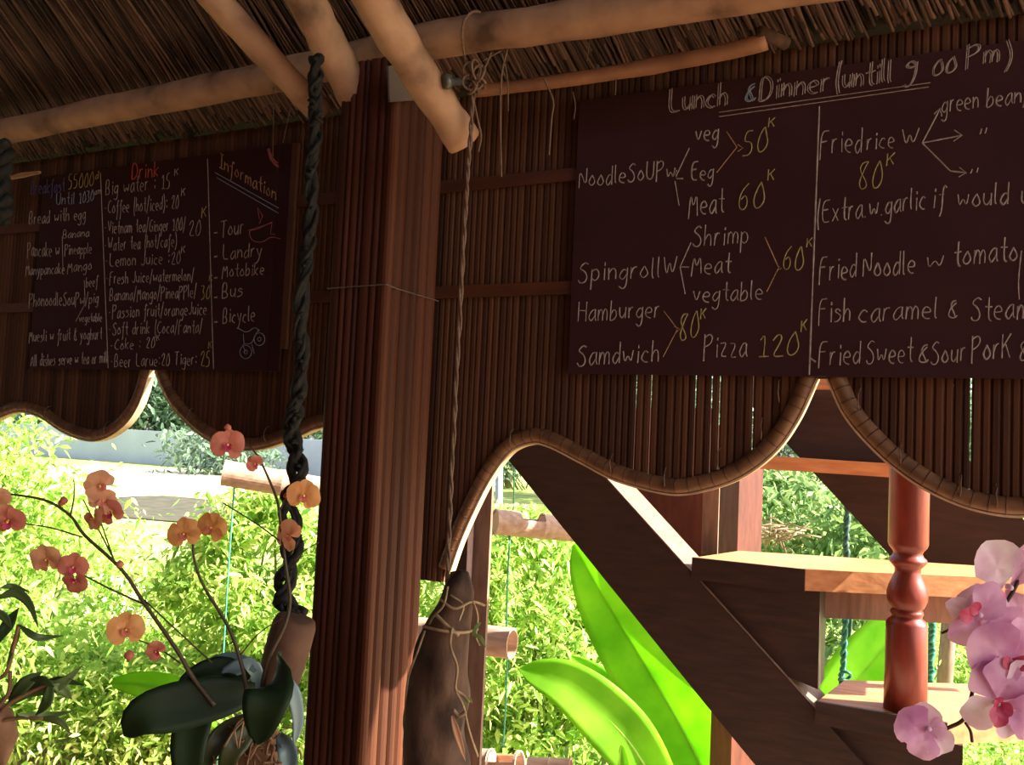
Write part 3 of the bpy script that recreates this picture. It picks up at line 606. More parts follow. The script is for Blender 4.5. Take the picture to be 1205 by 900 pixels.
# hanging plant at the left edge
ap = thing('hanging_plant', 'small leafy plant on a brown root clump at the left edge', 'plant', PD(0, 870, 1.6))
D2 = 1.6
for pts, w in [([(10, 830), (35, 812), (70, 805), (98, 782)], 10), ([(10, 828), (30, 805), (50, 790)], 10), ([(40, 812), (70, 800), (99, 806)], 6), ([(60, 805), (75, 812), (85, 823)], 7),
               ([(60, 800), (56, 825), (42, 842)], 8), ([(20, 840), (55, 842), (88, 836)], 5), ([(45, 845), (70, 848), (84, 864)], 5), ([(-5, 760), (10, 735), (22, 715)], 9),
               ([(8, 785), (20, 750), (24, 735)], 4), ([(-5, 705), (18, 697), (35, 710), (45, 738)], 7), ([(22, 735), (45, 750), (74, 748)], 5), ([(0, 692), (15, 690), (36, 697)], 4), ([(-8, 715), (5, 725), (14, 740)], 6),
               ([(25, 815), (48, 800), (64, 808)], 7)]:
    blade(MB(), [PD(x, y, D2+random.uniform(-.03, .03)) for x, y in pts], w*D2/F*.85, nh=CB+CU*random.uniform(-.3, .6), n=12, fold=.25, tone=random.random(), base=.3,
          prof=lambda f: max(.05, math.sin(math.pi*min(1, f*.97+.03)**.9))).build('leaf', 'airleaf', ap, smooth=True)
for pts in ([(-5, 850), (20, 845), (50, 845)], [(-5, 845), (15, 825), (55, 805)], [(-10, 800), (8, 790), (22, 735)], [(-5, 835), (10, 815), (12, 790)]):
    MB().tube(smooth_path([PD(x, y, D2) for x, y in pts], 5), .0035, 6).build('stem', 'airroot', ap, smooth=True)
MB().tube([PD(-20, 835, D2+.02), PD(-4, 850, D2+.02), PD(6, 868, D2+.02), PD(0, 900, D2+.02)], [.03, .035, .028, .012], 12, wob=.5).build('root_clump', 'airroot', ap, smooth=True)

# pink orchid at the right, near the camera
DP = 1.05
pk = thing('pink_orchid', 'pink orchid spray with magenta lips at the right edge', 'orchid', PD(1205, 860, DP))
def pst(pts, r, dd=.02): MB().tube(smooth_path([PD(x, y, DP+dd) for x, y in pts], 6), r, 6).build('stem', 'orstem', pk, smooth=True)
pst([(1213, 600), (1208, 650), (1195, 690), (1176, 720), (1160, 745), (1148, 790), (1143, 820), (1134, 846), (1112, 858)], .0024); pst([(1136, 850), (1142, 860), (1144, 873)], .002); pst([(1157, 738), (1130, 736), (1108, 745)], .0016)
def pxpetal(par, x, y, ang, ln, wd_, m, tilt=0, dd=0, face=None, name='petal'):
    return petal(PD(x, y, DP+dd), math.radians(ang), ln*DP/F, wd_*DP/F, tilt, 0, cup=.35, face=face or CB, n=10, nu=9).build(name, m, par, smooth=True)
def pflower(px, py, specs, lips=(), dd=0, label=None):
    c = PD(px, py, DP+dd); h = MB().tube([c, c+CB*.008], [.004, .003], 8).build('flower', 'pinkl', pk, smooth=True, label=label); h['_o'] = pk['_o']
    for s in specs: pxpetal(h, px+s[4], py+s[5], s[0], s[1], s[2], s[3], s[6] if len(s) > 6 else 0, dd+random.uniform(-.004, .004))
    for s in lips: pxpetal(h, px+s[3], py+s[4], s[0], s[1], s[2], s[5] if len(s) > 5 else 'lip', .5, dd-.006, name='lip')
    return h
pflower(1186, 690, [(112, 62, 29, 'pinkl', -4, 4, .1), (200, 58, 22, 'pink', -4, 8), (65, 75, 20, 'pink', 4, 4, .2), (300, 50, 22, 'pink', 0, 5), (240, 60, 20, 'pink', -8, 6, .1)], [(200, 16, 9, -2, 8)], .015, 'pink flower seen from the side, topmost')
pflower(1150, 722, [(208, 46, 18, 'pink', 6, 6, .1), (160, 40, 13, 'pinkl', 0, 2, .1), (55, 52, 21, 'pink', -4, 10, .1), (100, 36, 18, 'pink', 6, 10), (270, 20, 10, 'pinkl', 14, 0)], [(165, 26, 10, -2, 4), (150, 20, 8, 4, -2)], .0)
pflower(1188, 778, [(135, 62, 34, 'pink', 4, 6, .1), (45, 60, 34, 'pink', 0, 6), (90, 66, 30, 'pink', 2, 4, -.1), (205, 42, 22, 'pinkl', 0, 0), (320, 45, 22, 'pink', 0, 0)], [(200, 17, 8, 4, -2), (345, 20, 9, 2, -2), (270, 12, 8, 4, -2, 'lipy')], -.01)
pflower(1172, 826, [(205, 48, 20, 'pinkl', 6, 0), (110, 48, 30, 'pink', 6, -2), (30, 62, 32, 'pinkl', 4, 0, .1), (345, 50, 28, 'pink', 6, 6, .05), (300, 40, 22, 'pinkl', 8, 4), (70, 50, 30, 'pink', 6, 0)], [(250, 28, 11, 2, 0), (320, 20, 9, 0, 0), (290, 12, 5, 2, 12, 'lipy'), (130, 14, 7, 6, 4)], -.02)
pflower(1090, 855, [(140, 42, 24, 'pink', 0, 10, .1), (80, 34, 20, 'pinkl', -6, 6), (310, 42, 18, 'pinkl', 0, 0), (250, 38, 20, 'pink', 0, 0, .1), (20, 26, 14, 'pink', 0, 8), (190, 36, 20, 'pinkl', 2, -2)], [], 0, 'pink flower seen from behind, lowest')

# ---------------------------------------------------------------- rope, knot, bolt and driftwood
DR = 2.40
rp = thing('hemp_rope', 'thin brown rope hanging from the purlin to the driftwood log', 'rope', PD(560, 90, DR))
def line3(pts, D): return [PD(x, y, D+(q[0] if q else 0)) for x, y, *q in pts]
m = MB(); twisted(m, line3([(557, 110, 0), (553, 170, 0), (549, 230, 0), (544, 320, -.01), (538, 430, -.02), (533, 530, -.04), (529, 620, -.07), (526, 700, -.10)], DR), .0032, .0038, 60, 2, 6); m.build('rope_line', 'rope', rp, smooth=True)
m = MB()
R_ = random.Random(5)
for i in range(9):
    c = PD(560+R_.uniform(-7, 6), 92+R_.uniform(-12, 12), DR-.02); pts = []
    ax = Vector((R_.gauss(0, 1), R_.gauss(0, 1), R_.gauss(0, 1))).normalized(); u = ax.orthogonal().normalized(); w = ax.cross(u); rr = R_.uniform(.015, .028)
    for k in range(10): a = k*.62; pts.append(c+(u*math.cos(a)+w*math.sin(a))*rr)
    m.tube(smooth_path(pts, 3), .0034, 6)
m.build('knot', 'rope', rp, smooth=True)
MB().tube(smooth_path(line3([(548, 75, 0), (544, 45, -.1), (546, 25, -.14), (556, 14, -.12), (565, 14, -.02)], DR), 6), .0036, 6).build('loop', 'rope', rp, smooth=True)
MB().tube(smooth_path(line3([(556, 112, 0), (562, 140, 0), (566, 160, .01), (563, 178, .01)], DR), 6), .003, 6).build('loose_end', 'rope', rp, smooth=True)
a, b = PD(521, 96, 2.36), PD(556, 96, 2.40); ax = b-a
o = MB().lathe(a, ax, [(0, .008), (.001, .018), (.012, .021), (.022, .018), (.024, .010), (ax.length, .009)], 16).build('iron_bolt', 'bolt', smooth=True)
tag(o, 'dark round headed bolt through the rightmost rafter at the knot', 'bolt')
SL = ['pale straw sticking out right from the rope knot', 'short thin string hanging from the purlin just right of the knot', 'longest thin string, hanging down past the batten right of the rope', 'bent pale straw dangling below the thin orange pole, left of the right board',
      'short straw angled up from the knot to the purlin', 'thin string dangling over the top left corner of the right board', 'tiny string between the purlin and the thin orange pole', 'thin string hanging over the thin orange pole near its knot hole']
strs = [((568, 72), (586, 62), (590, 60)), ((590, 62), (597, 90), (598, 130)), ((597, 58), (590, 92), (589, 150), (590, 208)), ((640, 92), (651, 119), (649, 140), (646, 182)), ((567, 88), (575, 70), (578, 62)),
        ((674, 108), (677, 125), (675, 140)), ((694, 45), (691, 72)), ((725, 92), (724, 112))]
for i, s in enumerate(strs):
    D = 2.5 if i < 5 else 2.75
    o = MB().tube(smooth_path([PD(x, y, D) for x, y in s], 5), .0028 if i in (3, 4, 2) else .0018, 5).build('dangling_straw', 'rope', smooth=True)
    o['_'] = 0; del o['_']
    tag(o, SL[i], 'string', 'loose strings under the thatch')
for s in (((322, 96), (322, 140), (321, 186)), ((345, 110), (338, 145), (333, 168))):
    MB().tube([PD(x, y, 3.2) for x, y in s], .002, 5).build('hanging_cord', 'rope', lb, smooth=True)
DW = 2.30
P = line3([(545, 672), (541, 690), (536, 712), (527, 740), (519, 775), (514, 820), (513, 870), (516, 925)], DW); P = smooth_path(P, 6)
rr = [interp([0, 1, 2, 3, 4, 5, 6, 7], [.016, .042, .052, .064, .080, .090, .092, .092], i/6)*.88 for i in range(len(P))]
dwt = thing('driftwood_log', 'hanging dark driftwood log wrapped with pale roots, right of the pillar', 'log', P[-1])
MB().tube(P, rr, 20, wob=.25).build('trunk', 'bark', dwt, smooth=True)
for pts, r in [([(518, 705, -.05), (535, 716, -.07), (555, 708, -.05), (570, 712, .02)], .0035), ([(527, 690, -.04), (522, 712, -.06), (508, 728, -.04), (503, 745, 0)], .003), ([(498, 737, -.06), (520, 742, -.09), (545, 744, -.07), (562, 740, -.02)], .004),
               ([(532, 738, -.09), (530, 760, -.10), (538, 785, -.10), (536, 810, -.10), (545, 830, -.10), (552, 860, -.08), (562, 890, -.06)], .0034), ([(556, 706, -.05), (562, 725, -.05), (560, 748, -.05), (564, 760, -.05)], .003),
               ([(500, 742, -.05), (492, 765, -.06), (480, 800, -.03), (477, 850, -.02), (480, 890, -.02)], .003), ([(530, 700, -.05), (545, 712, -.06), (540, 730, -.08)], .003), ([(512, 722, -.06), (525, 735, -.08), (540, 748, -.08)], .0045), ([(536, 812, -.10), (545, 818, -.10), (552, 826, -.1)], .004),
               ([(533, 835, -.11), (540, 842, -.11), (548, 838, -.11)], .005)]:
    MB().tube(smooth_path(line3(pts, DW), 6), r, 6).build('root', 'root', dwt, smooth=True)
for pts in ([(556, 746, -.08), (565, 750, -.09), (572, 762, -.09)], [(546, 830, -.1), (551, 822, -.1), (556, 828, -.1)], [(556, 748, -.08), (560, 738, -.09), (566, 732, -.09)]):
    blade(MB(), line3(pts, DW), .006, n=6).build('leaflet', 'leafb', dwt, smooth=True)
blade(MB(), line3([(532, 842, -.10), (538, 862, -.11), (548, 896, -.1)], DW), .010, n=6, fold=.5).build('bark_flap', 'tubein', dwt, smooth=True)

# ---------------------------------------------------------------- post behind the driftwood
def vpost(name, xs, ytop, ybot_z, Y, depth, m, label, yref=None, par=None, x3=None, cat='post'):
    """upright with its front face on plane Y between two pixel edges (taken at height yref)"""
    xa, xb = PY(xs[0], yref, Y).x, PY(xs[1], yref, Y).x; zt = PY(xs[1], ytop, Y).z
    o = MB().box((xa, Y, ybot_z), (xb, Y+depth, zt)).build(name, m, par)
    if label and par is None: tag(o, label, cat)
    return o
vpost('garden_post', (547, 571), 470, -.4, 2.86, .015, 'woodgrey', 'weathered square post behind the driftwood log, right of the pillar', 750)
vpost('dark_post', (526, 545), 560, -.4, 2.80, .05, 'wood', 'reddish upright board between the pillar and weathered post', 750)

# ---------------------------------------------------------------- staircase
YS = 3.3
st = thing('staircase', 'dark red wooden garden staircase behind the right screens', 'staircase', (-.5, YS, -.4))
def face(pix, Y): return [PY(x, y, Y) for x, y in pix]
MB().prism(face([(515, 440), (598, 541), (815, 810), (905, 920), (985, 1010), (1105, 1010), (1030, 915), (965, 842), (817, 678), (713, 563), (602, 441)], YS), (0, .22, 0)).build('stringer', 'wood', st)
# ledger strip on top of the stringer: the paler upper edge
def slope(pix, Y, dy, up, m, name): return MB().prism(face(pix, Y), (0, dy, 0)).build(name, m, st)
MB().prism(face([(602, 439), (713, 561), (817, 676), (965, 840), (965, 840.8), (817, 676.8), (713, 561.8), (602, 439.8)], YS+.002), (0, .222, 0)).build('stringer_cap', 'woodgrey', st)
def tread(pA, pB, pC, extra, thick, back):
    z = PY(*pB, YS).z; A_, B_, C_ = [PZ(x, y, z) for x, y in (pA, pB, pC)]; C_ = B_+(C_-B_)*extra
    bk = PZ(*back, z); w = bk-A_; D_ = C_+w*1.05
    A2 = A_; E_ = A_+w
    return [Vector((q.x, q.y, z)) for q in (A2, B_, C_, D_, E_)]
T1 = tread((817, 656), (948, 670), (1152, 679), 1.3, .07, (868, 649)); th1 = PY(948, 670, YS).z-PY(948, 695, YS).z
T2 = tread((962, 825), (1115, 850), (1205, 846), 3.2, .07, (985, 818)); th2 = PY(1115, 850, YS).z-PY(1115, 876, YS).z
T1[3] = T1[2]+Vector((-.02, .33, 0)); T1[4] = T1[0]+Vector((.09, .36, 0))
T2[3] = T2[2]+Vector((-.02, .33, 0)); T2[4] = T2[0]+Vector((.05, .36, 0))
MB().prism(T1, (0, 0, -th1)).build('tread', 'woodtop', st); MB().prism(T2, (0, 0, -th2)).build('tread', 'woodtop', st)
# shaded house-side ends of the treads, painted in as thin dark boards
for T, th in ((T1, th1), (T2, th2)):
    a, b = T[0], T[1]; MB().prism([a+Vector((-.004, -.018, .002)), b+Vector((.0, -.018, .002)), b+Vector((.0, -.018, -th-.004)), a+Vector((-.004, -.018, -th-.004))], (0, .016, 0)).build('painted_shade_end', 'wood', st)
# carriage blocks under the treads
def block(x0, x1, ytop_z, ybot, Y, dep, m='wood'):
    xa, xb = PY(x0, ybot-50, Y).x, PY(x1, ybot-50, Y).x; zb_ = PY(x1, ybot, Y).z
    return MB().box((xa, Y, zb_), (xb, Y+dep, ytop_z)).build('carriage_block', m, st)
zT1 = T1[0].z-th1-.001; zT2 = T2[0].z-th2-.001
xa, xb = PY(822, 700, YS+.02).x, PY(964, 740, YS+.02).x
MB().prism([(xa, YS+.02, zT1), (xb, YS+.02, zT1), (xb, YS+.02, PY(962, 811, YS+.02).z), (PY(912, 789, YS+.02).x, YS+.02, PY(912, 789, YS+.02).z), (PY(890, 770, YS+.02).x, YS+.02, PY(890, 770, YS+.02).z), (xa, YS+.02, PY(822, 690, YS+.02).z)], (0, .17, 0)).build('carriage_block', 'wood', st)
xa, xb = PY(930, 880, YS+.02).x, PY(1133, 890, YS+.02).x
MB().prism([(xa, YS+.02, zT2), (xb, YS+.02, zT2), (xb, YS+.02, zT2-.45), (xb-.02, YS+.02, zT2-.46)], (0, .17, 0)).build('carriage_block', 'wood', st)
# bearer below the upper tread
Wd = (T1[2]-T1[1]).normalized(); nb = Vector((-Wd.y, Wd.x, 0)); p = T1[1]+nb*.13
q = [PN(x, y, p, nb) for x, y in ((970, 697), (1260, 712), (1260, 742), (970, 727))]
q[0].z = q[1].z = zT1; zz = q[3].z; q[2].z = q[3].z = zz
MB().prism(q, nb*.04).build('bearer', 'woodgrey', st)
# turned newel standing on the lower tread
pb = PZ(1065, 835, T2[0].z); Dn = (CAM.transposed() @ (pb-EYE)).z*-1; k = Dn/F
prof = [(0, 24), (100, 23), (104, 21), (107, 17), (110, 17), (112, 18.5), (115, 18), (117, 16), (120, 19), (128, 22.5), (136, 23), (144, 21), (152, 17.5), (160, 14.5), (165, 14.5), (169, 18), (173, 21.5), (176, 21), (179, 17.5), (183, 16), (186, 17.5), (190, 21), (194, 22.5), (300, 22.5), (420, 22)]
MB().lathe(pb, (0, 0, 1), [(h*k, r*k) for h, r in prof], 32).build('newel_post', 'turned', st, smooth=True, label='glossy dark red turned newel post')
# far stringer, rails and uprights
YF = 4.15
MB().prism(face([(840, 430), (920, 516), (1045, 651), (1064, 672), (1262, 672), (1183, 588), (1040, 430)], YF), (0, .06, 0)).build('stringer', 'wood', st, label='wide far stringer board')
MB().prism(face([(870, 534), (1070, 547), (1070, 563), (870, 550)], YF-.10), (0, .05, 0)).build('rail', 'woodtop', st)
MB().prism(face([(930, 440), (1010, 443), (1010, 458), (930, 457)], YF-.12), (0, .05, 0)).build('rail', 'woodtop', st)
# main upright, turned a little so that two faces show
c = PD(869, 650, 4.35); cx, cy = c.x, c.y; hw = .088; an = math.radians(54); pts = []
for k4 in range(4):
    a = an+math.pi/4+k4*math.pi/2; pts.append((cx+hw*1.2*math.cos(a), cy+hw*1.2*math.sin(a), -.4))
MB().prism(pts, (0, 0, PD(873, 548, 4.35).z+.4)).build('upright', 'woodred', st)
vpost('batten', (826, 845), 500, PY(835, 653, 3.72).z, 3.72, .012, 'woodgrey', None, 620, st)
MB().prism(face([(680, 480), (840, 480), (840, 668), (780, 660), (680, 560)], 3.80), (0, .03, 0)).build('side_board', 'woodred', st, label='reddish board between stringer and upright')
vpost('upright', (1184, 1199), 480, T1[0].z-.1, 4.3, .05, 'woodtop', None, 620, st)

# ---------------------------------------------------------------- hanging bamboo tubes and strings
def btube(label, a, b, D0, D1, rpx, openr=True, cut=None, group='bamboo tubes hung on green string'):
    A_, B_ = PD(*a, D0), PD(*b, D1); ax = (B_-A_); L = ax.length; ax.normalize(); r = rpx*D0/F
    t = thing('bamboo_tube', label, 'planter', A_, group); n = 28
    u = (Vector((0, 0, 1))-ax*ax.z).normalized(); w = ax.cross(u); st_ = 24; mb = MB(); vs = []
    for i in range(st_+1):
        s = i/st_; rr_ = r*(1+.06*math.exp(-((s-.5)/.03)**2)+.03*math.exp(-((s-.0)/.03)**2))
        for k in range(n):
            a_ = 2*math.pi*k/n; vs.append(A_+ax*L*s+(u*math.cos(a_)+w*math.sin(a_))*rr_)
        for k in range(n):
            a_ = 2*math.pi*k/n; vs.append(A_+ax*L*s+(u*math.cos(a_)+w*math.sin(a_))*rr_*.86)
    fs = []
    def cutq(i, k):
        if not cut: return False
        s = (i+.5)/st_; an_ = (k+.5)/n*2*math.pi; an_ = min(an_, 2*math.pi-an_); return cut[0] < s < cut[1] and an_ < 1.05
    for i in range(st_):
        for k in range(n):
            if cutq(i, k): continue
            a0, a1, b0, b1 = i*2*n+k, i*2*n+(k+1) % n, (i+1)*2*n+k, (i+1)*2*n+(k+1) % n
            fs += [(a0, a1, b1, b0), (a0+n, b0+n, b1+n, a1+n)]
            for (ii, kk, e) in ((i-1, k, (a0, a0+n, a1+n, a1)), (i+1, k, (b0, b1, b1+n, b0+n)), (i, (k-1) % n, (a0, b0, b0+n, a0+n)), (i, (k+1) % n, (a1, a1+n, b1+n, b1))):
                if 0 <= ii < st_ and cutq(ii, kk): fs.append(e)
                if not 0 <= ii < st_: fs.append(e)
    mb.add(vs, fs); mb.build('culm', 'tube', t, smooth=False)
    MB().lathe(A_+ax*.004, ax, [(0, r*.85), (.006, r*.85)], 20).build('node_wall', 'tubein', t)
    MB().lathe(A_+ax*L*.5, ax, [(0, r*.85), (.006, r*.85)], 20).build('node_wall', 'tubein', t)
    MB().lathe(B_-ax*.012, ax, [(0, r*1.03), (.008, r*1.03)], 28).build('end_ring', 'tubein', t) if False else None
    return t
btube('pinkish white bamboo tube hanging left of the pillar', (263, 556), (400, 580), 4.3, 4.4, 15)
btube('bamboo tube with cut opening near the top of the dark stringer', (582, 614), (690, 624), 4.1, 4.25, 15, cut=(.25, .5))
btube('open ended bamboo tube behind the driftwood log, its mouth facing right', (488, 743), (603, 757), 3.9, 3.72, 17)
btube('lowest cut bamboo tube at the bottom edge right of the driftwood', (545, 897), (612, 900), 3.8, 3.7, 16, cut=(.5, .95))
btube('bamboo tube lying just inside the bottom edge below the banana leaf', (622, 903), (672, 905), 3.9, 3.85, 12)
def gstring(label, pts, D, r=.0028, m='string', name='green_string', cat='string', grp=None):
    o = MB().tube(smooth_path([PD(x, y, D) for x, y in pts], 4), r, 6).build(name, m, smooth=True); return tag(o, label, cat, grp)
gstring('green string below the pinkish bamboo tube at the left', [(276, 570), (270, 650), (262, 780), (255, 900)], 4.3, .004)
gstring('green string above the cut bamboo tube', [(606, 500), (605, 560), (604, 600)], 4.12, .003)
gstring('green string between the cut and the open bamboo tube', [(600, 630), (597, 690), (596, 742)], 4.1, .0045)
gstring('green string between the open and lowest bamboo tube', [(597, 772), (595, 830), (592, 878)], 3.85, .004)
def trope(label, pts, D, R_, r, turns, m='string'):
    v = MB(); twisted(v, [PD(x, y, D) for x, y in pts], R_, r, turns, 2, 7); o = v.build('green_rope', m, smooth=True); return tag(o, label, 'rope')
M['rope_g'] = mat('green_rope', (24, 96, 80), (56, 140, 112), .5, 60)
o = trope('green knotted rope left of the newel under the upper tread', [(995, 728), (993, 760), (992, 785), (990, 800), (996, 812), (1000, 826)], 3.75, .007, .008, 6, 'rope_g')
trope('thick twisted green rope right of the newel', [(1097, 725), (1095, 780), (1093, 822)], 3.9, .012, .012, 8, 'rope_g')
M['rope_d'] = mat('dark_green_rope', (28, 50, 44), (50, 84, 72), .6, 60)
trope('dark green rope with knot hanging behind the rail left of the newel', [(998, 596), (996, 620), (995, 640), (997, 665), (999, 760)], 5.2, .010, .012, 4, 'rope_d')
v = MB()
for q, D, R_ in (((995, 795), 3.73, .022), ((994, 805), 3.74, .018)):
    c = PD(*q, D); v.tube([c+CR*math.cos(a*.7)*R_+CU*math.sin(a*.7)*R_*.8+CB*.008*math.sin(a*1.4) for a in range(10)], .007, 7)
tag(v.build('rope_knot', 'rope_g', smooth=True), 'knot loops of the green rope left of the newel', 'knot')

# ---------------------------------------------------------------- banana leaves
bn = thing('banana_plant', 'banana plant with big bright leaves under the dark stringer', 'plant', PD(790, 1050, 4.4))
def bleaf(par, pts, w, D, nh, m='banana', fold=.25, sharp=True):
    P = [PD(x, y, D+(q[0] if q else 0)) for x, y, *q in pts]
    pf = (lambda f: max(.04, (math.sin(math.pi*min(1, f*.9+.1))**.55)))
    blade(MB(), P, w*D/F, nh=nh, n=22, fold=fold, nu=9, th=.003, prof=pf).build('leaf', m, par, smooth=True)
    Q = smooth_path(P, 5); MB().tube([q-nh.normalized()*.004 for q in Q], [.010*(1-.85*i/len(Q)) for i in range(len(Q))], 6).build('midrib', 'bananarib', par, smooth=True)
bleaf(bn, [(850, 960), (815, 880, .05), (770, 800, .0), (715, 710, 0), (676, 640, .1)], 44, 4.5, CB-CR*.3)
bleaf(bn, [(790, 960), (755, 895, -.1), (720, 850, -.15), (668, 806, -.15), (612, 787, -.1)], 34, 4.25, CB+CU*.5-CR*.2)
bleaf(bn, [(790, 950, .2), (745, 860, .2), (712, 808, .2), (672, 772, .2)], 20, 4.6, CB+CU*.3)
bleaf(bn, [(740, 960, -.1), (735, 915, -.1), (732, 876, -.1)], 9, 4.2, CB)
for q in ((850, 960), (790, 960), (740, 960)):
    MB().tube([PD(*q, 4.4), PD(790, 1080, 4.4)], [.02, .04], 8).build('stalk', 'bananarib', bn, smooth=True)
b2 = thing('banana_plant', 'broad lime green banana leaf between green ropes left of the newel', 'plant', PD(980, 980, 5))
bleaf(b2, [(965, 860), (1000, 812), (1042, 760), (1090, 712)], 46, 5.0, CB)
MB().tube([PD(965, 860, 5), PD(950, 1000, 5)], [.02, .03], 8).build('stalk', 'bananarib', b2, smooth=True)
b3 = thing('banana_plant', 'single pale green pointed leaf left of the dark orchid leaves', 'plant', PD(230, 1000, 3.2))
bleaf(b3, [(260, 850), (215, 818), (170, 806), (130, 803)], 17, 3.2, CB+CU*.6)
MB().tube([PD(260, 850, 3.2), PD(265, 1100, 3.2)], .012, 8).build('stalk', 'stem', b3, smooth=True)

# ---------------------------------------------------------------- shrubs and trees
def leaves_mesh(name, C, size, m, parent, droop=.5, asp=.36):
    N = len(C); d = rng.normal(size=(N, 3)); d[:, 2] = d[:, 2]*.6-droop; d /= np.linalg.norm(d, axis=1)[:, None]
    nn = rng.normal(size=(N, 3))+np.array([0, 0, .7]); nn -= d*(nn*d).sum(1)[:, None]; nn /= np.linalg.norm(nn, axis=1)[:, None]
    s = np.cross(d, nn); L = (size*rng.uniform(.6, 1.35, N))[:, None]; Wd_ = L*asp*rng.uniform(.7, 1.2, N)[:, None]
    off = np.array(parent['_o']); b = C-off
    V = np.stack([b, b+d*L*.35+s*Wd_*.5+nn*Wd_*.12, b+d*L*.75+s*Wd_*.32+nn*Wd_*.05-np.array([0, 0, .06])*L, b+d*L-np.array([0, 0, .16])*L,
                  b+d*L*.75-s*Wd_*.32+nn*Wd_*.05-np.array([0, 0, .06])*L, b+d*L*.35-s*Wd_*.5+nn*Wd_*.12], 1).reshape(-1, 3)
    base = (np.arange(N)*6)[:, None]; fcs = (base+np.array([[0, 1, 2, 3]])), (base+np.array([[0, 3, 4, 5]]))
    loops = np.stack([fcs[0], fcs[1]], 1).reshape(-1)
    me = bpy.data.meshes.new(name); me.vertices.add(len(V)); me.vertices.foreach_set('co', V.astype('f').ravel())
    me.loops.add(len(loops)); me.loops.foreach_set('vertex_index', loops.astype('i'))
    me.polygons.add(2*N); me.polygons.foreach_set('loop_start', (np.arange(2*N)*4).astype('i')); me.polygons.foreach_set('loop_total', np.full(2*N, 4, 'i'))
    me.update(calc_edges=True); me.materials.append(M[m])
    tn = np.repeat(rng.random(N), 6); at = me.attributes.new('tone', 'FLOAT', 'POINT'); at.data.foreach_set('value', tn.astype('f'))
    o = bpy.data.objects.new(name, me); COL.objects.link(o); o.parent = parent; o['kind'] = 'stuff'; return o
def shrub(label, px, D, top, wid, nl, size, m='leafy', gz=-.4, depth=.5, cat='shrub', name='leafy_shrub', group=None, clumps=60, droop=.5, lowfill=1.0, bot=None, low=.05):
    c = PD(px, 500, D); zt_ = PD(px, top, D).z; c.z = gz; hw_ = wid*D/F/2; H = zt_-gz
    t = thing(name, label, cat, c, group)
    cc = []
    for i in range(clumps):
        u = random.uniform(-1, 1); v_ = random.uniform(low, 1)**.8; k = math.sqrt(max(.05, 1-max(0, (v_-.55)/.45)**2.2)); w_ = random.uniform(-1, 1)
        cc.append((c.x+CR.x*u*hw_*k*.9+random.gauss(0, .03), c.y+CR.y*u*hw_*k*.9+w_*depth*k, gz+H*v_*.97))
    if m == 'leafy': nl = int(nl*1.7); size = size*.76
    cc = np.array(cc); idx = rng.integers(0, clumps, nl); sp = hw_*2/math.sqrt(clumps)*.75
    Cn = cc[idx]+rng.normal(size=(nl, 3))*np.array([sp, sp, sp*1.0]); Cn[:, 2] = np.clip(Cn[:, 2], gz, gz+H)
    leaves_mesh('foliage', Cn, size, m, t, droop)
    mb = MB()
    for i in range(0, clumps, 4):
        b0 = Vector((c.x+random.uniform(-.3, .3)*hw_, c.y+random.uniform(-.3, .3)*depth, gz)); e = Vector(cc[i]); mb.tube(smooth_path([b0, (b0+e)/2+Vector((random.uniform(-.1, .1), 0, .05)), e], 4), [.012*H/1.5*(1-.7*j/8) for j in range(9)], 5)
    mb.build('branches', 'stem', t, smooth=True, kind='stuff'); return t
G = 'garden shrubs beyond the screens'
shrub('tall bright shrub at the far left edge behind the hanging plant', -10, 5.2, 488, 250, 5200, .085, group=G, clumps=90)
shrub('lower sunlit shrub right of the hanging plant', 75, 6.2, 600, 150, 2600, .085, group=G, clumps=50)
shrub('low sunlit shrub below the sandy path, behind the dark orchid leaves', 190, 5.4, 770, 330, 5000, .075, group=G, clumps=80)
shrub('bright shrub behind the green string left of the pillar', 330, 5.4, 575, 190, 5200, .09, group=G, clumps=80)
shrub('shrub left of the green string with leaves hanging low', 232, 6.4, 660, 120, 2600, .085, group=G, clumps=50)
shrub('bright shrub seen through the gap between pillar and weathered post', 470, 5.6, 600, 170, 3600, .09, group=G, clumps=60)
shrub('large bright shrub behind the bamboo tubes right of the weathered post', 640, 5.4, 595, 210, 6000, .09, group=G, clumps=90)
shrub('bright shrub behind the banana leaf and dark stringer', 780, 5.8, 640, 200, 4500, .09, group=G, clumps=70)
shrub('cooler green bush behind the rail left of the newel', 930, 9.5, 548, 120, 3600, .13, 'leafb', group=G, clumps=60, depth=.9)
shrub('cooler green bush behind the dark green rope and knot', 1030, 9.0, 575, 150, 3200, .13, 'leafb', group=G, clumps=60, depth=.9)
shrub('grass green bush below the treads at the right edge', 1165, 8.0, 745, 220, 2600, .09, 'leafy', group=G, clumps=50, depth=.7)
shrub('small bush between the lower tread and the bottom right edge', 1190, 6.0, 862, 150, 1800, .07, 'leafy', group=G, clumps=40)
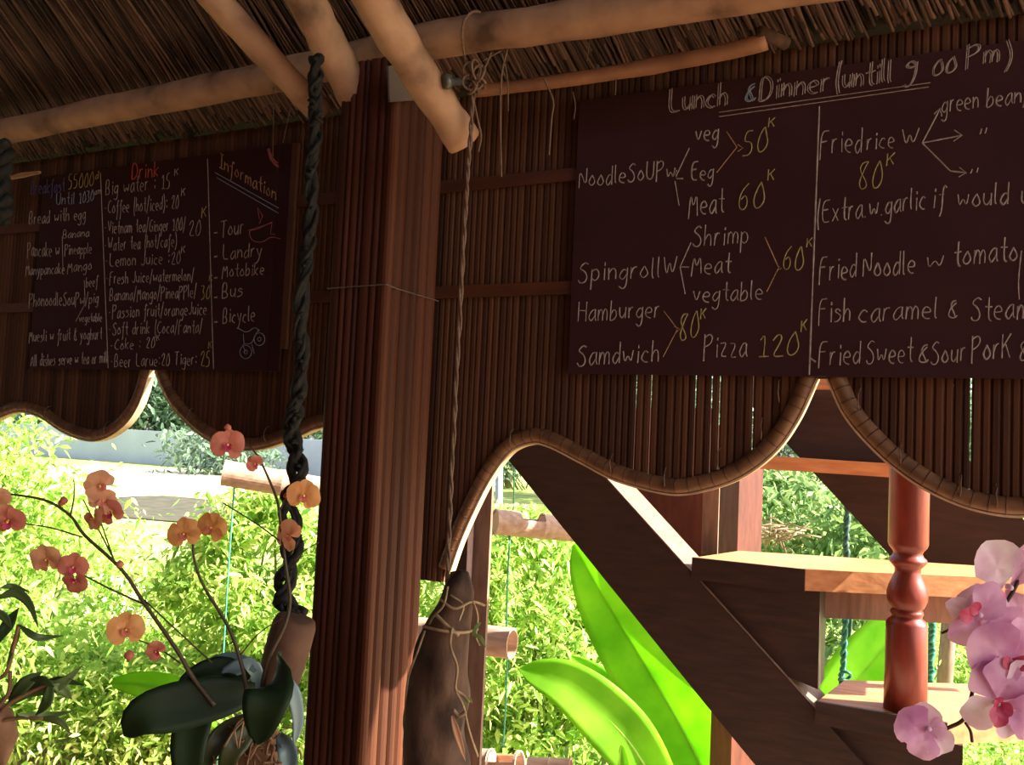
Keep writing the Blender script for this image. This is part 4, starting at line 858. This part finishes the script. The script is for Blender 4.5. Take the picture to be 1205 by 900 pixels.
# trees behind the garden wall
TG = 'trees beyond the garden wall'
def tree(label, px, D, top, wid, nl, size, trunkr=.18, m='leaffar', low=.15):
    t = shrub(label, px, D, top, wid, nl, size, m, depth=wid*D/F*.35, cat='tree', name='broadleaf_tree', group=TG, clumps=70, droop=.3, low=low)
    c = Vector(t['_o']); H = PD(px, top, D).z+.4
    MB().tube([c, c+Vector((.2, 0, H*.3)), c+Vector((-.1, 0, H*.6))], [trunkr, trunkr*.8, trunkr*.4], 10).build('trunk', 'trunk', t, smooth=True)
for i, (px, D, top, wid, lab) in enumerate([(-60, 62, 380, 260, 'tree behind the white wall beyond the far left edge'), (60, 56, 400, 220, 'tree behind the white wall over the left scallop hump'), (165, 56, 395, 190, 'grey green tree between the two left screens'),
        (250, 56, 410, 170, 'grey green tree behind the wall, right of the left gap'), (345, 56, 400, 220, 'tree behind the wall seen beside the black vine'), (470, 56, 390, 240, 'tree behind the wall hidden mostly by the pillar'),
        (600, 34, 430, 200, 'dull tree seen above the cut bamboo tube'), (740, 30, 420, 220, 'tree behind the dark stringer'), (880, 26, 400, 200, 'tree above the bushes left of the rail'), (1010, 26, 420, 220, 'tree above the bushes behind the rail'), (1160, 26, 430, 240, 'tree behind the far stringer at the right')]):
    tree(lab, px, D, top, wid, 5200, .42*D/46)
shrub('dark overhanging bush in front of the white wall, right of the left gap', 262, 34, 508, 110, 1600, .32, 'leaffar', group=TG, clumps=30, depth=1.5)
# brown brushwood heap among the bushes
hb = MB()
for i in range(60):
    c = PD(915+random.gauss(0, 12), 628+random.gauss(0, 6), 8.2+random.uniform(-.2, .2)); c += Vector((random.gauss(0, .08), 0, random.gauss(0, .02))); d_ = Vector((random.gauss(0, 1), random.gauss(0, .5), random.gauss(0, .3))).normalized()*random.uniform(.05, .13)
    hb.tube([c-d_, c+Vector((0, 0, random.uniform(-.02, .03))), c+d_], .008, 5)
tag(hb.build('brushwood_heap', 'soil', smooth=True), 'heap of reddish brown dry branches among the bushes right of the upright', 'brushwood', kind='stuff')
o = MB().tube([PD(588, 500, 8), PD(585, 800, 8)], .035, 10).build('white_pole', 'whitewall', smooth=True); tag(o, 'thin white pole behind the garden above the cut bamboo tube', 'pole')
o = MB().tube([PD(1120, 690, 7), PD(1112, 800, 7), PD(1110, 900, 7)], .055, 10, wob=.2).build('grey_stump', 'woodgrey', smooth=True); tag(o, 'weathered grey garden stake right of the twisted green rope', 'stake')

for o in bpy.data.objects:
    if '_o' in o: del o['_o']
